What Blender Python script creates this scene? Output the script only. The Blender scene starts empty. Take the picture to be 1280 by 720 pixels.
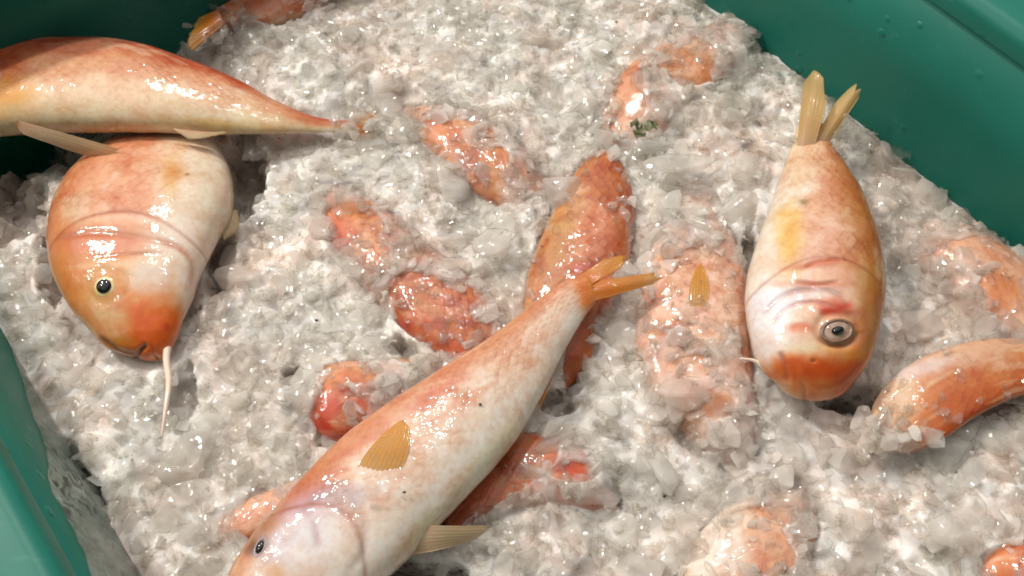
import bpy, math, random
import numpy as np
from mathutils import Vector, noise

random.seed(7)
rng = np.random.default_rng(11)
SC = bpy.context.scene
COL = SC.collection

# ------------------------------------------------------------------ camera
TILT = math.radians(30)
FPX = 1200.0
DIST = 0.394
cam_d = bpy.data.cameras.new('camera')
cam = bpy.data.objects.new('camera', cam_d); COL.objects.link(cam)
cam.location = (0, -DIST*math.sin(TILT), DIST*math.cos(TILT))
cam.rotation_euler = (TILT, 0, 0)
cam_d.sensor_width = 36
cam_d.lens = FPX/1280*36
cam_d.clip_start = 0.01; cam_d.clip_end = 50
SC.camera = cam

# ------------------------------------------------------------------ world, lamps, exposure
W = bpy.data.worlds.new('World'); SC.world = W; W.use_nodes = True
wn_ = W.node_tree; bg_ = wn_.nodes['Background']
tc_ = wn_.nodes.new('ShaderNodeTexCoord'); vm_ = wn_.nodes.new('ShaderNodeVectorMath'); cr_ = wn_.nodes.new('ShaderNodeValToRGB')
vm_.operation = 'DOT_PRODUCT'; vm_.inputs[1].default_value = (-0.42, 0.50, 0.76)
wn_.links.new(tc_.outputs['Generated'], vm_.inputs[0]); wn_.links.new(vm_.outputs['Value'], cr_.inputs[0]); wn_.links.new(cr_.outputs[0], bg_.inputs[0])
cr_.color_ramp.elements[0].position = 0.05; cr_.color_ramp.elements[0].color = (0.07, 0.07, 0.075, 1)
cr_.color_ramp.elements[1].position = 0.90; cr_.color_ramp.elements[1].color = (1.0, 0.95, 0.90, 1)
bg_.inputs[1].default_value = 0.78

def lamp(name, loc, size, power, col, target=(0, 0, 0)):
    l = bpy.data.lights.new(name, 'AREA'); l.shape = 'DISK'; l.size = size
    l.energy = power; l.color = col
    o = bpy.data.objects.new(name, l); COL.objects.link(o)
    o.location = loc
    o.rotation_euler = (Vector(target)-Vector(loc)).to_track_quat('-Z', 'Y').to_euler()
    return o
lamp('hall_lamp', (-0.80, 0.45, 1.10), 0.07, 10.5, (1.0, 0.95, 0.88))
lamp('stall_lamp', (-0.15, 0.75, 1.25), 0.05, 6.5, (1.0, 0.96, 0.90))
lamp('bulb_lamp', (-0.95, 0.05, 1.2), 0.04, 3.0, (1.0, 0.94, 0.86))
lamp('far_lamp', (0.25, 0.55, 1.5), 0.04, 2.4, (0.95, 0.97, 1.0))

SC.view_settings.view_transform = 'Standard'
SC.view_settings.look = 'None'
SC.view_settings.exposure = 0.06
SC.view_settings.gamma = 1.0
SC.render.engine = 'CYCLES'
SC.cycles.max_bounces = 10
SC.cycles.transmission_bounces = 8
SC.cycles.transparent_max_bounces = 18
SC.cycles.diffuse_bounces = 4
SC.cycles.glossy_bounces = 5
SC.cycles.caustics_refractive = True
SC.cycles.use_denoising = True
SC.cycles.use_adaptive_sampling = True
SC.cycles.adaptive_threshold = 0.02
SC.cycles.sample_clamp_indirect = 4.0
SC.cycles.filter_width = 1.8

CT, ST = math.cos(TILT), math.sin(TILT)
def P(px, py, z=0.0):
    """point of height z seen at photo pixel (px, py)"""
    a, b = (px-640)/FPX, -(py-360)/FPX
    d = Vector((a, b*CT+ST, b*ST-CT))
    t = (z-cam.location.z)/d.z
    return cam.location+d*t
def PR(x, y, z):
    """arrays of world points to photo pixels"""
    dx = x; dy = y-cam.location.y; dz = z-cam.location.z
    yy = dy*CT+dz*ST; zz = -dy*ST+dz*CT
    return 640+FPX*dx/(-zz), 360-FPX*yy/(-zz)

# ------------------------------------------------------------------ node helpers
def new_mat(name):
    m = bpy.data.materials.new(name); m.use_nodes = True
    nt = m.node_tree
    return m, nt, nt.nodes['Principled BSDF'], nt.nodes['Material Output']
def nd(nt, t, **kw):
    n = nt.nodes.new(t)
    for k, v in kw.items():
        if k in n.inputs: n.inputs[k].default_value = v
        else: setattr(n, k, v)
    return n
def mathn(nt, op, a, b=None, clamp=False):
    n = nt.nodes.new('ShaderNodeMath'); n.operation = op; n.use_clamp = clamp
    for i, v in enumerate((a, b)):
        if v is None: continue
        if isinstance(v, (int, float)): n.inputs[i].default_value = v
        else: nt.links.new(v, n.inputs[i])
    return n.outputs[0]
def mixc(nt, f, a, b, mode='MIX'):
    n = nt.nodes.new('ShaderNodeMix'); n.data_type = 'RGBA'; n.blend_type = mode
    for s, v in ((n.inputs[0], f), (n.inputs[6], a), (n.inputs[7], b)):
        if isinstance(v, (int, float)): s.default_value = v
        elif isinstance(v, tuple): s.default_value = (*v, 1)
        else: nt.links.new(v, s)
    return n.outputs[2]
def ramp(nt, f, p0, p1):
    n = nt.nodes.new('ShaderNodeMapRange')
    n.inputs[1].default_value = p0; n.inputs[2].default_value = p1
    nt.links.new(f, n.inputs[0]); return n.outputs[0]

# ------------------------------------------------------------------ materials
def ice_material(name, lo, hi, refr, fk=1.0, thin=False):
    """clear or cloudy ice: the 'cloud' attribute is how much light the lump scatters"""
    m, nt, b, out = new_mat(name)
    at = nd(nt, 'ShaderNodeAttribute', attribute_name='cloud')
    tc = nd(nt, 'ShaderNodeTexCoord')
    def nz(sc, det, ro=0.6):
        n = nd(nt, 'ShaderNodeTexNoise', Scale=float(sc), Detail=float(det), Roughness=ro)
        nt.links.new(tc.outputs['Object'], n.inputs['Vector']); return n.outputs[0]
    n1, n2, n3, n4 = nz(150, 4, 0.5), nz(420, 2, 0.5), nz(20, 2), nz(70, 2, 0.5)
    tint = mixc(nt, ramp(nt, n3, 0.40, 0.62), (0.80, 0.77, 0.71), (0.85, 0.69, 0.61))
    col = mixc(nt, ramp(nt, n1, 0.38, 0.68), tint, (0.92, 0.90, 0.86))
    b.inputs['Specular IOR Level'].default_value = 0.0
    nt.links.new(col, b.inputs['Base Color'])
    b.inputs['Roughness'].default_value = 0.6
    b.subsurface_method = 'BURLEY'
    b.inputs['Subsurface Weight'].default_value = 0.9
    b.inputs['Subsurface Radius'].default_value = (1.0, 0.9, 0.8)
    b.inputs['Subsurface Scale'].default_value = 0.0035
    geo = nd(nt, 'ShaderNodeNewGeometry')
    def facets(prev, scale, k, warp):
        wn = nd(nt, 'ShaderNodeTexNoise', Scale=scale*0.6, Detail=2.0); nt.links.new(tc.outputs['Object'], wn.inputs['Vector'])
        wv = nt.nodes.new('ShaderNodeVectorMath'); wv.operation = 'MULTIPLY_ADD'
        nt.links.new(wn.outputs['Color'], wv.inputs[0]); wv.inputs[1].default_value = (warp/scale,)*3
        nt.links.new(tc.outputs['Object'], wv.inputs[2])
        vo = nd(nt, 'ShaderNodeTexVoronoi', Scale=scale); nt.links.new(wv.outputs[0], vo.inputs['Vector'])
        a = nt.nodes.new('ShaderNodeVectorMath'); a.operation = 'SUBTRACT'
        nt.links.new(vo.outputs['Color'], a.inputs[0]); a.inputs[1].default_value = (.5, .5, .5)
        b2 = nt.nodes.new('ShaderNodeVectorMath'); b2.operation = 'MULTIPLY_ADD'
        nt.links.new(a.outputs[0], b2.inputs[0]); b2.inputs[1].default_value = (k, k, k); nt.links.new(prev, b2.inputs[2])
        c2 = nt.nodes.new('ShaderNodeVectorMath'); c2.operation = 'NORMALIZE'; nt.links.new(b2.outputs[0], c2.inputs[0])
        return c2.outputs[0]
    f1_ = facets(geo.outputs['Normal'], 190.0, 0.75*fk, 0.8)
    f2_ = facets(f1_, 480.0, 0.80*fk, 0.8)
    bu = nd(nt, 'ShaderNodeBump', Strength=0.06 if thin else 0.30, Distance=0.0014); nt.links.new(n1, bu.inputs['Height']); nt.links.new(f1_, bu.inputs['Normal'])
    bu2 = nd(nt, 'ShaderNodeBump', Strength=0.12 if thin else 0.45, Distance=0.0004)
    nt.links.new(n2, bu2.inputs['Height']); nt.links.new(f2_, bu2.inputs['Normal'])
    nt.links.new(bu.outputs[0], b.inputs['Normal'])
    tr = nd(nt, 'ShaderNodeBsdfTransparent'); tr.inputs[0].default_value = (0.985, 0.977, 0.962, 1)
    al = mathn(nt, 'ADD', mathn(nt, 'MULTIPLY', at.outputs['Fac'], hi-lo), lo)
    al = mathn(nt, 'ADD', al, mathn(nt, 'MULTIPLY', mathn(nt, 'SUBTRACT', n4, 0.5), 0.35 if thin else 0.9), clamp=True)
    m1 = nd(nt, 'ShaderNodeMixShader'); nt.links.new(al, m1.inputs[0])
    rf = nd(nt, 'ShaderNodeBsdfRefraction', IOR=1.31, Roughness=0.05); nt.links.new(bu2.outputs[0], rf.inputs['Normal'])
    rf.inputs['Color'].default_value = (0.97, 0.97, 0.96, 1)
    m0 = nd(nt, 'ShaderNodeMixShader'); m0.inputs[0].default_value = refr
    nt.links.new(tr.outputs[0], m0.inputs[1]); nt.links.new(rf.outputs[0], m0.inputs[2])
    nt.links.new(m0.outputs[0], m1.inputs[1]); nt.links.new(b.outputs[0], m1.inputs[2])
    if thin:
        df = nd(nt, 'ShaderNodeBsdfDiffuse'); tl = nd(nt, 'ShaderNodeBsdfTranslucent'); m3 = nd(nt, 'ShaderNodeMixShader')
        df.inputs[0].default_value = tl.inputs[0].default_value = (0.95, 0.92, 0.87, 1); m3.inputs[0].default_value = 0.5
        nt.links.new(bu.outputs[0], df.inputs['Normal'])
        tn = mixc(nt, ramp(nt, n3, 0.45, 0.68), (0.95, 0.925, 0.88), (0.95, 0.85, 0.78)); nt.links.new(tn, df.inputs[0]); nt.links.new(tn, tl.inputs[0])
        nt.links.new(df.outputs[0], m3.inputs[1]); nt.links.new(tl.outputs[0], m3.inputs[2]); nt.links.new(m3.outputs[0], m1.inputs[2])
    gl = nd(nt, 'ShaderNodeBsdfGlossy'); gl.inputs['Roughness'].default_value = 0.11
    nt.links.new(bu2.outputs[0], gl.inputs['Normal'])
    fr = nd(nt, 'ShaderNodeFresnel'); fr.inputs['IOR'].default_value = 1.36; nt.links.new(bu2.outputs[0], fr.inputs['Normal'])
    m2 = nd(nt, 'ShaderNodeMixShader')
    nt.links.new(mathn(nt, 'MULTIPLY', fr.outputs[0], mathn(nt, 'SUBTRACT', 1.0, geo.outputs['Backfacing'])), m2.inputs[0])
    nt.links.new(m1.outputs[0], m2.inputs[1]); nt.links.new(gl.outputs[0], m2.inputs[2])
    nt.links.new(m2.outputs[0], out.inputs[0])
    return m
M_ICE = ice_material('fused crushed ice', 0.0, 0.95, 0.0)
M_BIT = ice_material('clear ice shards', 0.03, 0.60, 0.20, 0.35, thin=True)

def bed_material():
    m, nt, b, out = new_mat('packed slush')
    tc = nd(nt, 'ShaderNodeTexCoord')
    n1 = nd(nt, 'ShaderNodeTexNoise', Scale=120.0, Detail=5.0, Roughness=0.65)
    nt.links.new(tc.outputs['Object'], n1.inputs['Vector'])
    n3 = nd(nt, 'ShaderNodeTexNoise', Scale=16.0, Detail=3.0)
    nt.links.new(tc.outputs['Object'], n3.inputs['Vector'])
    c = mixc(nt, ramp(nt, n3.outputs[0], 0.42, 0.62), (0.12, 0.10, 0.07), (0.20, 0.10, 0.06))  # dark browns put shade into the gaps between the ice lumps
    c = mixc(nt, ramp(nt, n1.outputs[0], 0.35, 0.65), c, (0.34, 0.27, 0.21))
    nt.links.new(c, b.inputs['Base Color'])
    b.inputs['Roughness'].default_value = 0.2
    b.inputs['Coat Weight'].default_value = 0.8
    b.inputs['Coat Roughness'].default_value = 0.05
    bu = nd(nt, 'ShaderNodeBump', Strength=0.8, Distance=0.002)
    nt.links.new(n1.outputs[0], bu.inputs['Height'])
    nt.links.new(bu.outputs[0], b.inputs['Normal'])
    return m
M_BED = bed_material()

def fish_material():
    m, nt, b, out = new_mat('wet fish skin')
    at = nd(nt, 'ShaderNodeAttribute', attribute_name='pigment')
    sc = nd(nt, 'ShaderNodeAttribute', attribute_name='scaly')
    uv = nd(nt, 'ShaderNodeUVMap', uv_map='UVMap')
    tc = nd(nt, 'ShaderNodeTexCoord')
    vo = nd(nt, 'ShaderNodeTexVoronoi', Scale=310.0, Randomness=0.30)
    mp = nd(nt, 'ShaderNodeMapping'); mp.inputs['Rotation'].default_value = (0, 0, math.radians(45)); mp.vector_type = 'TEXTURE'
    nt.links.new(uv.outputs[0], mp.inputs['Vector']); nt.links.new(mp.outputs[0], vo.inputs['Vector'])
    n1 = nd(nt, 'ShaderNodeTexNoise', Scale=90.0, Detail=5.0, Roughness=0.65)
    nt.links.new(tc.outputs['Object'], n1.inputs['Vector'])
    n2 = nd(nt, 'ShaderNodeTexNoise', Scale=500.0, Detail=2.0)
    nt.links.new(tc.outputs['Object'], n2.inputs['Vector'])
    mo = mathn(nt, 'ADD', mathn(nt, 'MULTIPLY', sc.outputs['Fac'], 0.55), 0.50)
    c = mixc(nt, mathn(nt, 'MULTIPLY', ramp(nt, n1.outputs[0], 0.40, 0.70), mo), at.outputs['Color'], (0.78, 0.42, 0.22), 'MULTIPLY')
    c = mixc(nt, mathn(nt, 'MULTIPLY', ramp(nt, n2.outputs[0], 0.45, 0.75), mathn(nt, 'MULTIPLY', mo, 0.6)), c, (0.72, 0.58, 0.42), 'MULTIPLY')
    edge = mathn(nt, 'MULTIPLY', ramp(nt, vo.outputs['Distance'], 0.40, 0.75), sc.outputs['Fac'])
    edge = mathn(nt, 'MULTIPLY', edge, ramp(nt, n1.outputs[0], 0.30, 0.60))
    c = mixc(nt, mathn(nt, 'MULTIPLY', edge, 0.8), c, (0.72, 0.45, 0.30), 'MULTIPLY')
    n6 = nd(nt, 'ShaderNodeTexNoise', Scale=38.0, Detail=6.0, Roughness=0.7, Distortion=1.2)
    nt.links.new(tc.outputs['Object'], n6.inputs['Vector'])
    c = mixc(nt, mathn(nt, 'MULTIPLY', ramp(nt, n6.outputs[0], 0.56, 0.68), 0.45), c, (0.80, 0.46, 0.30), 'MULTIPLY')
    sv = nd(nt, 'ShaderNodeSeparateColor'); nt.links.new(vo.outputs['Color'], sv.inputs[0])
    pf = mathn(nt, 'MULTIPLY', sv.outputs[0], mathn(nt, 'MULTIPLY', sc.outputs['Fac'], 0.9), clamp=True)
    c = mixc(nt, pf, c, (0.84, 0.64, 0.50), 'MULTIPLY')
    nt.links.new(c, b.inputs['Base Color'])
    b.inputs['Roughness'].default_value = 0.5
    b.inputs['Subsurface Weight'].default_value = 0.15
    b.inputs['Subsurface Radius'].default_value = (1.0, 0.5, 0.3)
    b.inputs['Subsurface Scale'].default_value = 0.003
    b.inputs['Coat Weight'].default_value = 0.9
    b.inputs['Coat Roughness'].default_value = 0.07
    bu = nd(nt, 'ShaderNodeBump', Strength=0.45, Distance=0.0006); bu.invert = True
    nt.links.new(edge, bu.inputs['Height'])
    bu2 = nd(nt, 'ShaderNodeBump', Strength=0.30, Distance=0.001)
    nt.links.new(n1.outputs[0], bu2.inputs['Height'])
    nt.links.new(bu.outputs[0], bu2.inputs['Normal'])
    nt.links.new(bu2.outputs[0], b.inputs['Normal'])
    n5 = nd(nt, 'ShaderNodeTexNoise', Scale=260.0, Detail=2.0, Roughness=0.5)
    nt.links.new(tc.outputs['Object'], n5.inputs['Vector'])
    bu4 = nd(nt, 'ShaderNodeBump', Strength=0.30, Distance=0.0012); nt.links.new(bu.outputs[0], bu4.inputs['Normal']); nt.links.new(n1.outputs[0], bu4.inputs['Height'])
    bu3 = nd(nt, 'ShaderNodeBump', Strength=0.45, Distance=0.0006)
    nt.links.new(n5.outputs[0], bu3.inputs['Height']); nt.links.new(bu4.outputs[0], bu3.inputs['Normal'])
    nt.links.new(bu3.outputs[0], b.inputs['Coat Normal'])
    return m
M_FISH = fish_material()

def fin_material(name, c0, c1, root=(0.78, 0.50, 0.32)):
    m, nt, b, out = new_mat(name)
    uv = nd(nt, 'ShaderNodeUVMap', uv_map='UVMap')
    sp = nd(nt, 'ShaderNodeSeparateXYZ'); nt.links.new(uv.outputs[0], sp.inputs[0])
    n1 = nd(nt, 'ShaderNodeTexNoise', Scale=9.0, Detail=3.0); nt.links.new(uv.outputs[0], n1.inputs['Vector'])
    f = mathn(nt, 'ADD', sp.outputs[1], mathn(nt, 'SUBTRACT', n1.outputs[0], 0.5))
    c = mixc(nt, ramp(nt, f, 0.05, 0.95), c0, c1)
    c = mixc(nt, ramp(nt, f, 0.30, -0.05), c, root)
    ray = mathn(nt, 'SINE', mathn(nt, 'MULTIPLY', sp.outputs[0], 95.0))
    c = mixc(nt, mathn(nt, 'MULTIPLY', ramp(nt, ray, -0.2, 1.0), 0.45), c, (0.82, 0.62, 0.40), 'MULTIPLY')
    nt.links.new(c, b.inputs['Base Color'])
    b.inputs['Roughness'].default_value = 0.3
    b.inputs['Coat Weight'].default_value = 0.8
    b.inputs['Coat Roughness'].default_value = 0.08
    b.inputs['Subsurface Weight'].default_value = 0.3
    b.inputs['Subsurface Scale'].default_value = 0.002
    tr = nd(nt, 'ShaderNodeBsdfTranslucent'); nt.links.new(c, tr.inputs[0])
    mx = nd(nt, 'ShaderNodeMixShader'); mx.inputs[0].default_value = 0.5
    nt.links.new(b.outputs[0], mx.inputs[1]); nt.links.new(tr.outputs[0], mx.inputs[2])
    tp_ = nd(nt, 'ShaderNodeBsdfTransparent'); my = nd(nt, 'ShaderNodeMixShader')
    nt.links.new(mathn(nt, 'MULTIPLY', ramp(nt, sp.outputs[1], 0.25, 1.0), 0.42), my.inputs[0])
    nt.links.new(mx.outputs[0], my.inputs[1]); nt.links.new(tp_.outputs[0], my.inputs[2])
    nt.links.new(my.outputs[0], out.inputs[0])
    return m
M_FIN_Y = fin_material('yellow fin', (0.80, 0.46, 0.16), (0.88, 0.50, 0.06))
M_FIN_O = fin_material('orange fin', (0.80, 0.23, 0.02), (0.80, 0.46, 0.08))
M_FIN_P = fin_material('pale fin', (0.74, 0.60, 0.44), (0.74, 0.60, 0.38))

M_FIN_S = fin_material('skin coloured fin', (0.82, 0.60, 0.44), (0.84, 0.62, 0.34))
M_FIN_C = fin_material('cream fin', (0.84, 0.60, 0.30), (0.84, 0.62, 0.28), (0.82, 0.60, 0.42))
def simple(name, col, rough=0.4, coat=0.0, bump=0.0, scale=60, var=None, spec=0.5, scuff=None):
    m, nt, b, out = new_mat(name)
    b.inputs['Base Color'].default_value = (*col, 1)
    b.inputs['Roughness'].default_value = rough
    b.inputs['Coat Weight'].default_value = coat
    b.inputs['Coat Roughness'].default_value = 0.05
    b.inputs['Specular IOR Level'].default_value = spec
    tc = nd(nt, 'ShaderNodeTexCoord')
    n1 = nd(nt, 'ShaderNodeTexNoise', Scale=float(scale), Detail=5.0, Roughness=0.6)
    nt.links.new(tc.outputs['Object'], n1.inputs['Vector'])
    if var:
        nt.links.new(mixc(nt, ramp(nt, n1.outputs[0], 0.35, 0.7), col, var), b.inputs['Base Color'])
    if scuff:
        mp = nd(nt, 'ShaderNodeMapping'); mp.inputs['Rotation'].default_value = (0.3, 0.5, 0.9); mp.inputs['Scale'].default_value = (14, 160, 160)
        nt.links.new(tc.outputs['Object'], mp.inputs['Vector'])
        ns = nd(nt, 'ShaderNodeTexNoise', Scale=1.0, Detail=4.0, Roughness=0.7); nt.links.new(mp.outputs[0], ns.inputs['Vector'])
        nl = nd(nt, 'ShaderNodeTexNoise', Scale=9.0, Detail=2.0); nt.links.new(tc.outputs['Object'], nl.inputs['Vector'])
        k = mathn(nt, 'MULTIPLY', ramp(nt, ns.outputs[0], 0.60, 0.74), ramp(nt, nl.outputs[0], 0.45, 0.65))
        base = b.inputs['Base Color'].links[0].from_socket
        nt.links.new(mixc(nt, mathn(nt, 'MULTIPLY', k, 0.5), base, scuff), b.inputs['Base Color'])
        vd = nd(nt, 'ShaderNodeTexVoronoi', Scale=90.0); nt.links.new(tc.outputs['Object'], vd.inputs['Vector'])
        dr = mathn(nt, 'MULTIPLY', ramp(nt, vd.outputs['Distance'], 0.22, 0.10), ramp(nt, nl.outputs[0], 0.40, 0.60))
        bd = nd(nt, 'ShaderNodeBump', Strength=0.8, Distance=0.0006); nt.links.new(dr, bd.inputs['Height']); nt.links.new(bd.outputs[0], b.inputs['Normal'])
        nt.links.new(mathn(nt, 'SUBTRACT', rough, mathn(nt, 'MULTIPLY', dr, 0.3)), b.inputs['Roughness'])
        bump = 0
    if bump:
        bu = nd(nt, 'ShaderNodeBump', Strength=bump, Distance=0.002)
        nt.links.new(n1.outputs[0], bu.inputs['Height']); nt.links.new(bu.outputs[0], b.inputs['Normal'])
    return m
M_CRATE = simple('green crate plastic', (0.010, 0.142, 0.104), 0.42, 0.0, 0.25, 14, (0.015, 0.178, 0.13), 0.30, (0.09, 0.30, 0.24))
M_FLOOR = simple('dark wet floor', (0.012, 0.014, 0.015), 0.35, 0.3, 0.5, 30, (0.03, 0.03, 0.03))
M_IRIS = simple('gold iris', (0.60, 0.42, 0.12), 0.25, 1.0, 0.2, 400, (0.75, 0.62, 0.36))
M_IRIS_D = simple('pale brown iris', (0.30, 0.19, 0.12), 0.25, 0.8, 0.2, 400, (0.46, 0.33, 0.25))
M_PUPIL = simple('black pupil', (0.006, 0.006, 0.007), 0.08, 1.0)
M_BARBEL = simple('pale barbel', (0.80, 0.62, 0.50), 0.3, 0.8)
M_WEED = simple('wet weed', (0.045, 0.055, 0.015), 0.35, 0.6, 0.5, 300, (0.16, 0.15, 0.04))
M_GRIT = simple('dark grit', (0.03, 0.025, 0.02), 0.5)

# ------------------------------------------------------------------ object helpers
def tag(o, label=None, cat=None, group=None, kind=None):
    if label: o['label'] = label
    if cat: o['category'] = cat
    if group: o['group'] = group
    if kind: o['kind'] = kind
    return o
def empty(name, loc):
    o = bpy.data.objects.new(name, None); COL.objects.link(o); o.location = loc
    o.empty_display_size = 0.02
    return o
def mesh_obj(name, verts, faces, mat, parent=None, smooth=True):
    """verts in world space; the object sits at its parent's origin"""
    off = np.array(parent_origin(parent)) if parent else np.zeros(3)
    verts = np.asarray(verts, dtype=np.float64)-off
    me = bpy.data.meshes.new(name)
    me.from_pydata(verts.tolist(), [], [list(map(int, f)) for f in faces])
    if smooth: me.polygons.foreach_set('use_smooth', [True]*len(me.polygons))
    me.materials.append(mat)
    o = bpy.data.objects.new(name, me); COL.objects.link(o)
    if parent: o.parent = parent
    return o
def parent_origin(p):
    v = Vector((0, 0, 0))
    while p is not None:
        v = v+p.location; p = p.parent
    return v

def catmull(pts, n):
    pts = np.asarray(pts, dtype=float)
    d = np.r_[0, np.cumsum(np.linalg.norm(np.diff(pts[:, :2], axis=0), axis=1))]
    t = np.linspace(0, d[-1], n); out = np.zeros((n, pts.shape[1]))
    k = np.clip(np.searchsorted(d, t, side='right')-1, 0, len(pts)-2)
    m = np.zeros_like(pts)
    for i in range(len(pts)):
        a, b = max(i-1, 0), min(i+1, len(pts)-1)
        m[i] = (pts[b]-pts[a])/max(d[b]-d[a], 1e-9)
    h = (d[k+1]-d[k])[:, None]; u = ((t-d[k])[:, None])/h
    p0, p1 = pts[k], pts[k+1]
    return (2*u**3-3*u**2+1)*p0+(u**3-2*u**2+u)*h*m[k]+(-2*u**3+3*u**2)*p1+(u**3-u**2)*h*m[k+1]

# ------------------------------------------------------------------ fish
FISHES = []      # ring data used to lay the ice round and over the bodies
CREAM = (0.72, 0.63, 0.50); WHITE = (0.76, 0.72, 0.65); PINK = (0.72, 0.42, 0.27)
ORANGE = (0.66, 0.22, 0.035); RED = (0.62, 0.13, 0.05); OCHRE = (0.60, 0.30, 0.08); ROSE = (0.72, 0.30, 0.22)
BROWN = (0.42, 0.20, 0.08); LILAC = (0.50, 0.42, 0.52); BLUE = (0.30, 0.32, 0.45); YEL = (0.74, 0.50, 0.18)

class Fish:
    def __init__(s, label, st, fat=0.55, back=PINK, side=CREAM, belly=WHITE, blots=(), scaly=0.6,
                 lines=(), NS=180, NT=112, gill=0.27, gill_h=0.0009, windows=None, cover=0.0, crest=0.0035, sink=0.0, mouth=True, grp='mullets lying in the ice'):
        s.windows, s.cover = windows, cover
        R = catmull(st, NS)                     # dx,dy,vx,vy,zd,zv
        if windows:                             # settle a buried fish so that its back just reaches the ice surface
            for _ in range(3):
                D = np.array([P(r[0], r[1], r[4]) for r in R]); V = np.array([P(r[2], r[3], r[5]) for r in R])
                tz = ((D+V)/2)[:, 2]+np.linalg.norm(D-V, axis=1)/2*fat
                R[:, 4:] -= np.percentile(tz, 85)-crest
        D = np.array([P(r[0], r[1], r[4]-sink) for r in R]); V = np.array([P(r[2], r[3], r[5]-sink) for r in R])
        C = (D+V)/2; A = (D-V)/2
        T = np.gradient(C, axis=0); T /= np.linalg.norm(T, axis=1)[:, None]
        Nn = np.cross(T, A); Nn /= np.linalg.norm(Nn, axis=1)[:, None]
        Nn *= np.sign(Nn[:, 2:3])
        r = np.linalg.norm(A, axis=1)
        KC = 8; an = np.linspace(math.radians(82), math.radians(8), KC)[:, None]
        C = np.vstack([C[:1]-T[:1]*r[0]*0.42*np.sin(an), C]); A = np.vstack([A[:1]*np.cos(an)**0.8, A]); NS = NS+KC
        Nn = np.vstack([np.repeat(Nn[:1], KC, 0), Nn]); T = np.vstack([np.repeat(T[:1], KC, 0), T])
        r = np.linalg.norm(A, axis=1)
        arc = np.r_[0, np.cumsum(np.linalg.norm(np.diff(C, axis=0), axis=1))]
        S = arc/arc[-1]
        w = r*fat*(1.0-0.10*S)
        s.C, s.A, s.N, s.r, s.w, s.S, s.arc = C, A, Nn, r, w, S, arc
        th = np.arange(NT)/NT*2*math.pi
        ct, sn = np.cos(th), np.sin(th)
        cs = np.sign(ct)*np.abs(ct)**0.95; ss = np.sign(sn)*np.abs(sn)**0.90
        V3 = C[:, None]+A[:, None]*cs[None, :, None]+Nn[:, None]*(w[:, None]*ss[None])[..., None]
        # relief: gill cover step, cheek plate, mouth slit
        Sg = S[:, None]; cg = ct[None]
        nrm = A[:, None]*ct[None, :, None]/r[:, None, None]**1+Nn[:, None]*sn[None, :, None]
        nrm = nrm/np.linalg.norm(nrm, axis=2)[..., None]
        edge = gill+0.035*np.cos(cg*2.2)-0.035*cg**2
        lift = gill_h/(1+np.exp((Sg-edge)*260))*np.clip((Sg-0.06)*20, 0, 1)
        e2 = gill*0.72+0.03*np.cos(cg*2.5)-0.02
        lift = lift+0.5*gill_h/(1+np.exp((Sg-e2)*300))*np.clip((Sg-0.06)*20, 0, 1)
        if mouth:
            ml = -0.30-0.9*(Sg)                       # slit line as cos(theta)
            g = np.exp(-((cg-ml)/0.07)**2)*np.clip(1-Sg/0.085, 0, 1)
            lift = lift-0.0016*g
        env = np.clip(sn, 0, 1)**0.3
        wob = np.zeros(V3.shape[:2])
        for i in range(NS):
            for j in range(NT):
                p = V3[i, j]*38
                wob[i, j] = noise.noise(Vector(p))*0.0007+noise.noise(Vector(p*3.1))*0.00022
        wob *= np.clip((r/0.006), 0, 1)[:, None]
        LD = []
        if lines:
            X0, Y0 = PR(V3[..., 0], V3[..., 1], V3[..., 2])
            for (pl, wd, dep, lc, stg) in lines:
                cp = catmull([(p[0], p[1]) for p in pl], 24); dm = np.full(X0.shape, 1e9)
                tt = np.zeros(X0.shape)
                for q in range(23):
                    ax, ay = cp[q]; ex, ey = cp[q+1]-cp[q]; l2 = ex*ex+ey*ey+1e-9
                    t_ = np.clip(((X0-ax)*ex+(Y0-ay)*ey)/l2, 0, 1)
                    dd = np.hypot(X0-ax-t_*ex, Y0-ay-t_*ey); u_ = dd < dm
                    tt[u_] = ((q+t_)/23)[u_]; dm = np.minimum(dm, dd)
                k_ = np.exp(-(dm/wd)**2)*np.clip(np.minimum(tt, 1-tt)*6, 0, 1)**0.5*(sn[None] > 0)
                lift = lift-dep*k_; LD.append((k_*stg, lc))
        V3 = V3+nrm*((lift*env[None])+wob)[..., None]
        s.V3 = V3
        verts = V3.reshape(-1, 3).tolist()
        faces = []
        for i in range(NS-1):
            for j in range(NT):
                k = (j+1) % NT
                faces.append((i*NT+j, i*NT+k, (i+1)*NT+k, (i+1)*NT+j))
        a = len(verts); verts.append((C[0]-T[0]*r[0]*0.10).tolist()); verts.append((C[-1]+T[-1]*r[-1]*0.4).tolist())
        for j in range(NT):
            k = (j+1) % NT
            faces.append((a, k, j)); faces.append((a+1, (NS-1)*NT+j, (NS-1)*NT+k))
        mid = C[NS//2]
        s.root = empty('red_mullet', (mid[0], mid[1], float(V3[..., 2].min())))
        tag(s.root, label, 'fish', grp)
        s.body = mesh_obj('body', verts, faces, M_FISH, s.root)
        # pigment per vertex
        X, Y = PR(V3[..., 0], V3[..., 1], V3[..., 2])
        h = cg+0*Sg
        nz = np.zeros_like(h); nz2 = np.zeros_like(h)
        for i in range(NS):
            for j in range(NT):
                p = V3[i, j]
                nz[i, j] = noise.fractal(Vector(p*55), 1.0, 2.0, 3)
                nz2[i, j] = noise.fractal(Vector(p*150+np.array([5, 5, 5])), 1.0, 2.0, 3)
        t = h+nz*0.35
        def sm(x, a, b): u = np.clip((x-a)/(b-a), 0, 1); return u*u*(3-2*u)
        bk, sd, bl = map(np.array, (back, side, belly))
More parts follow.
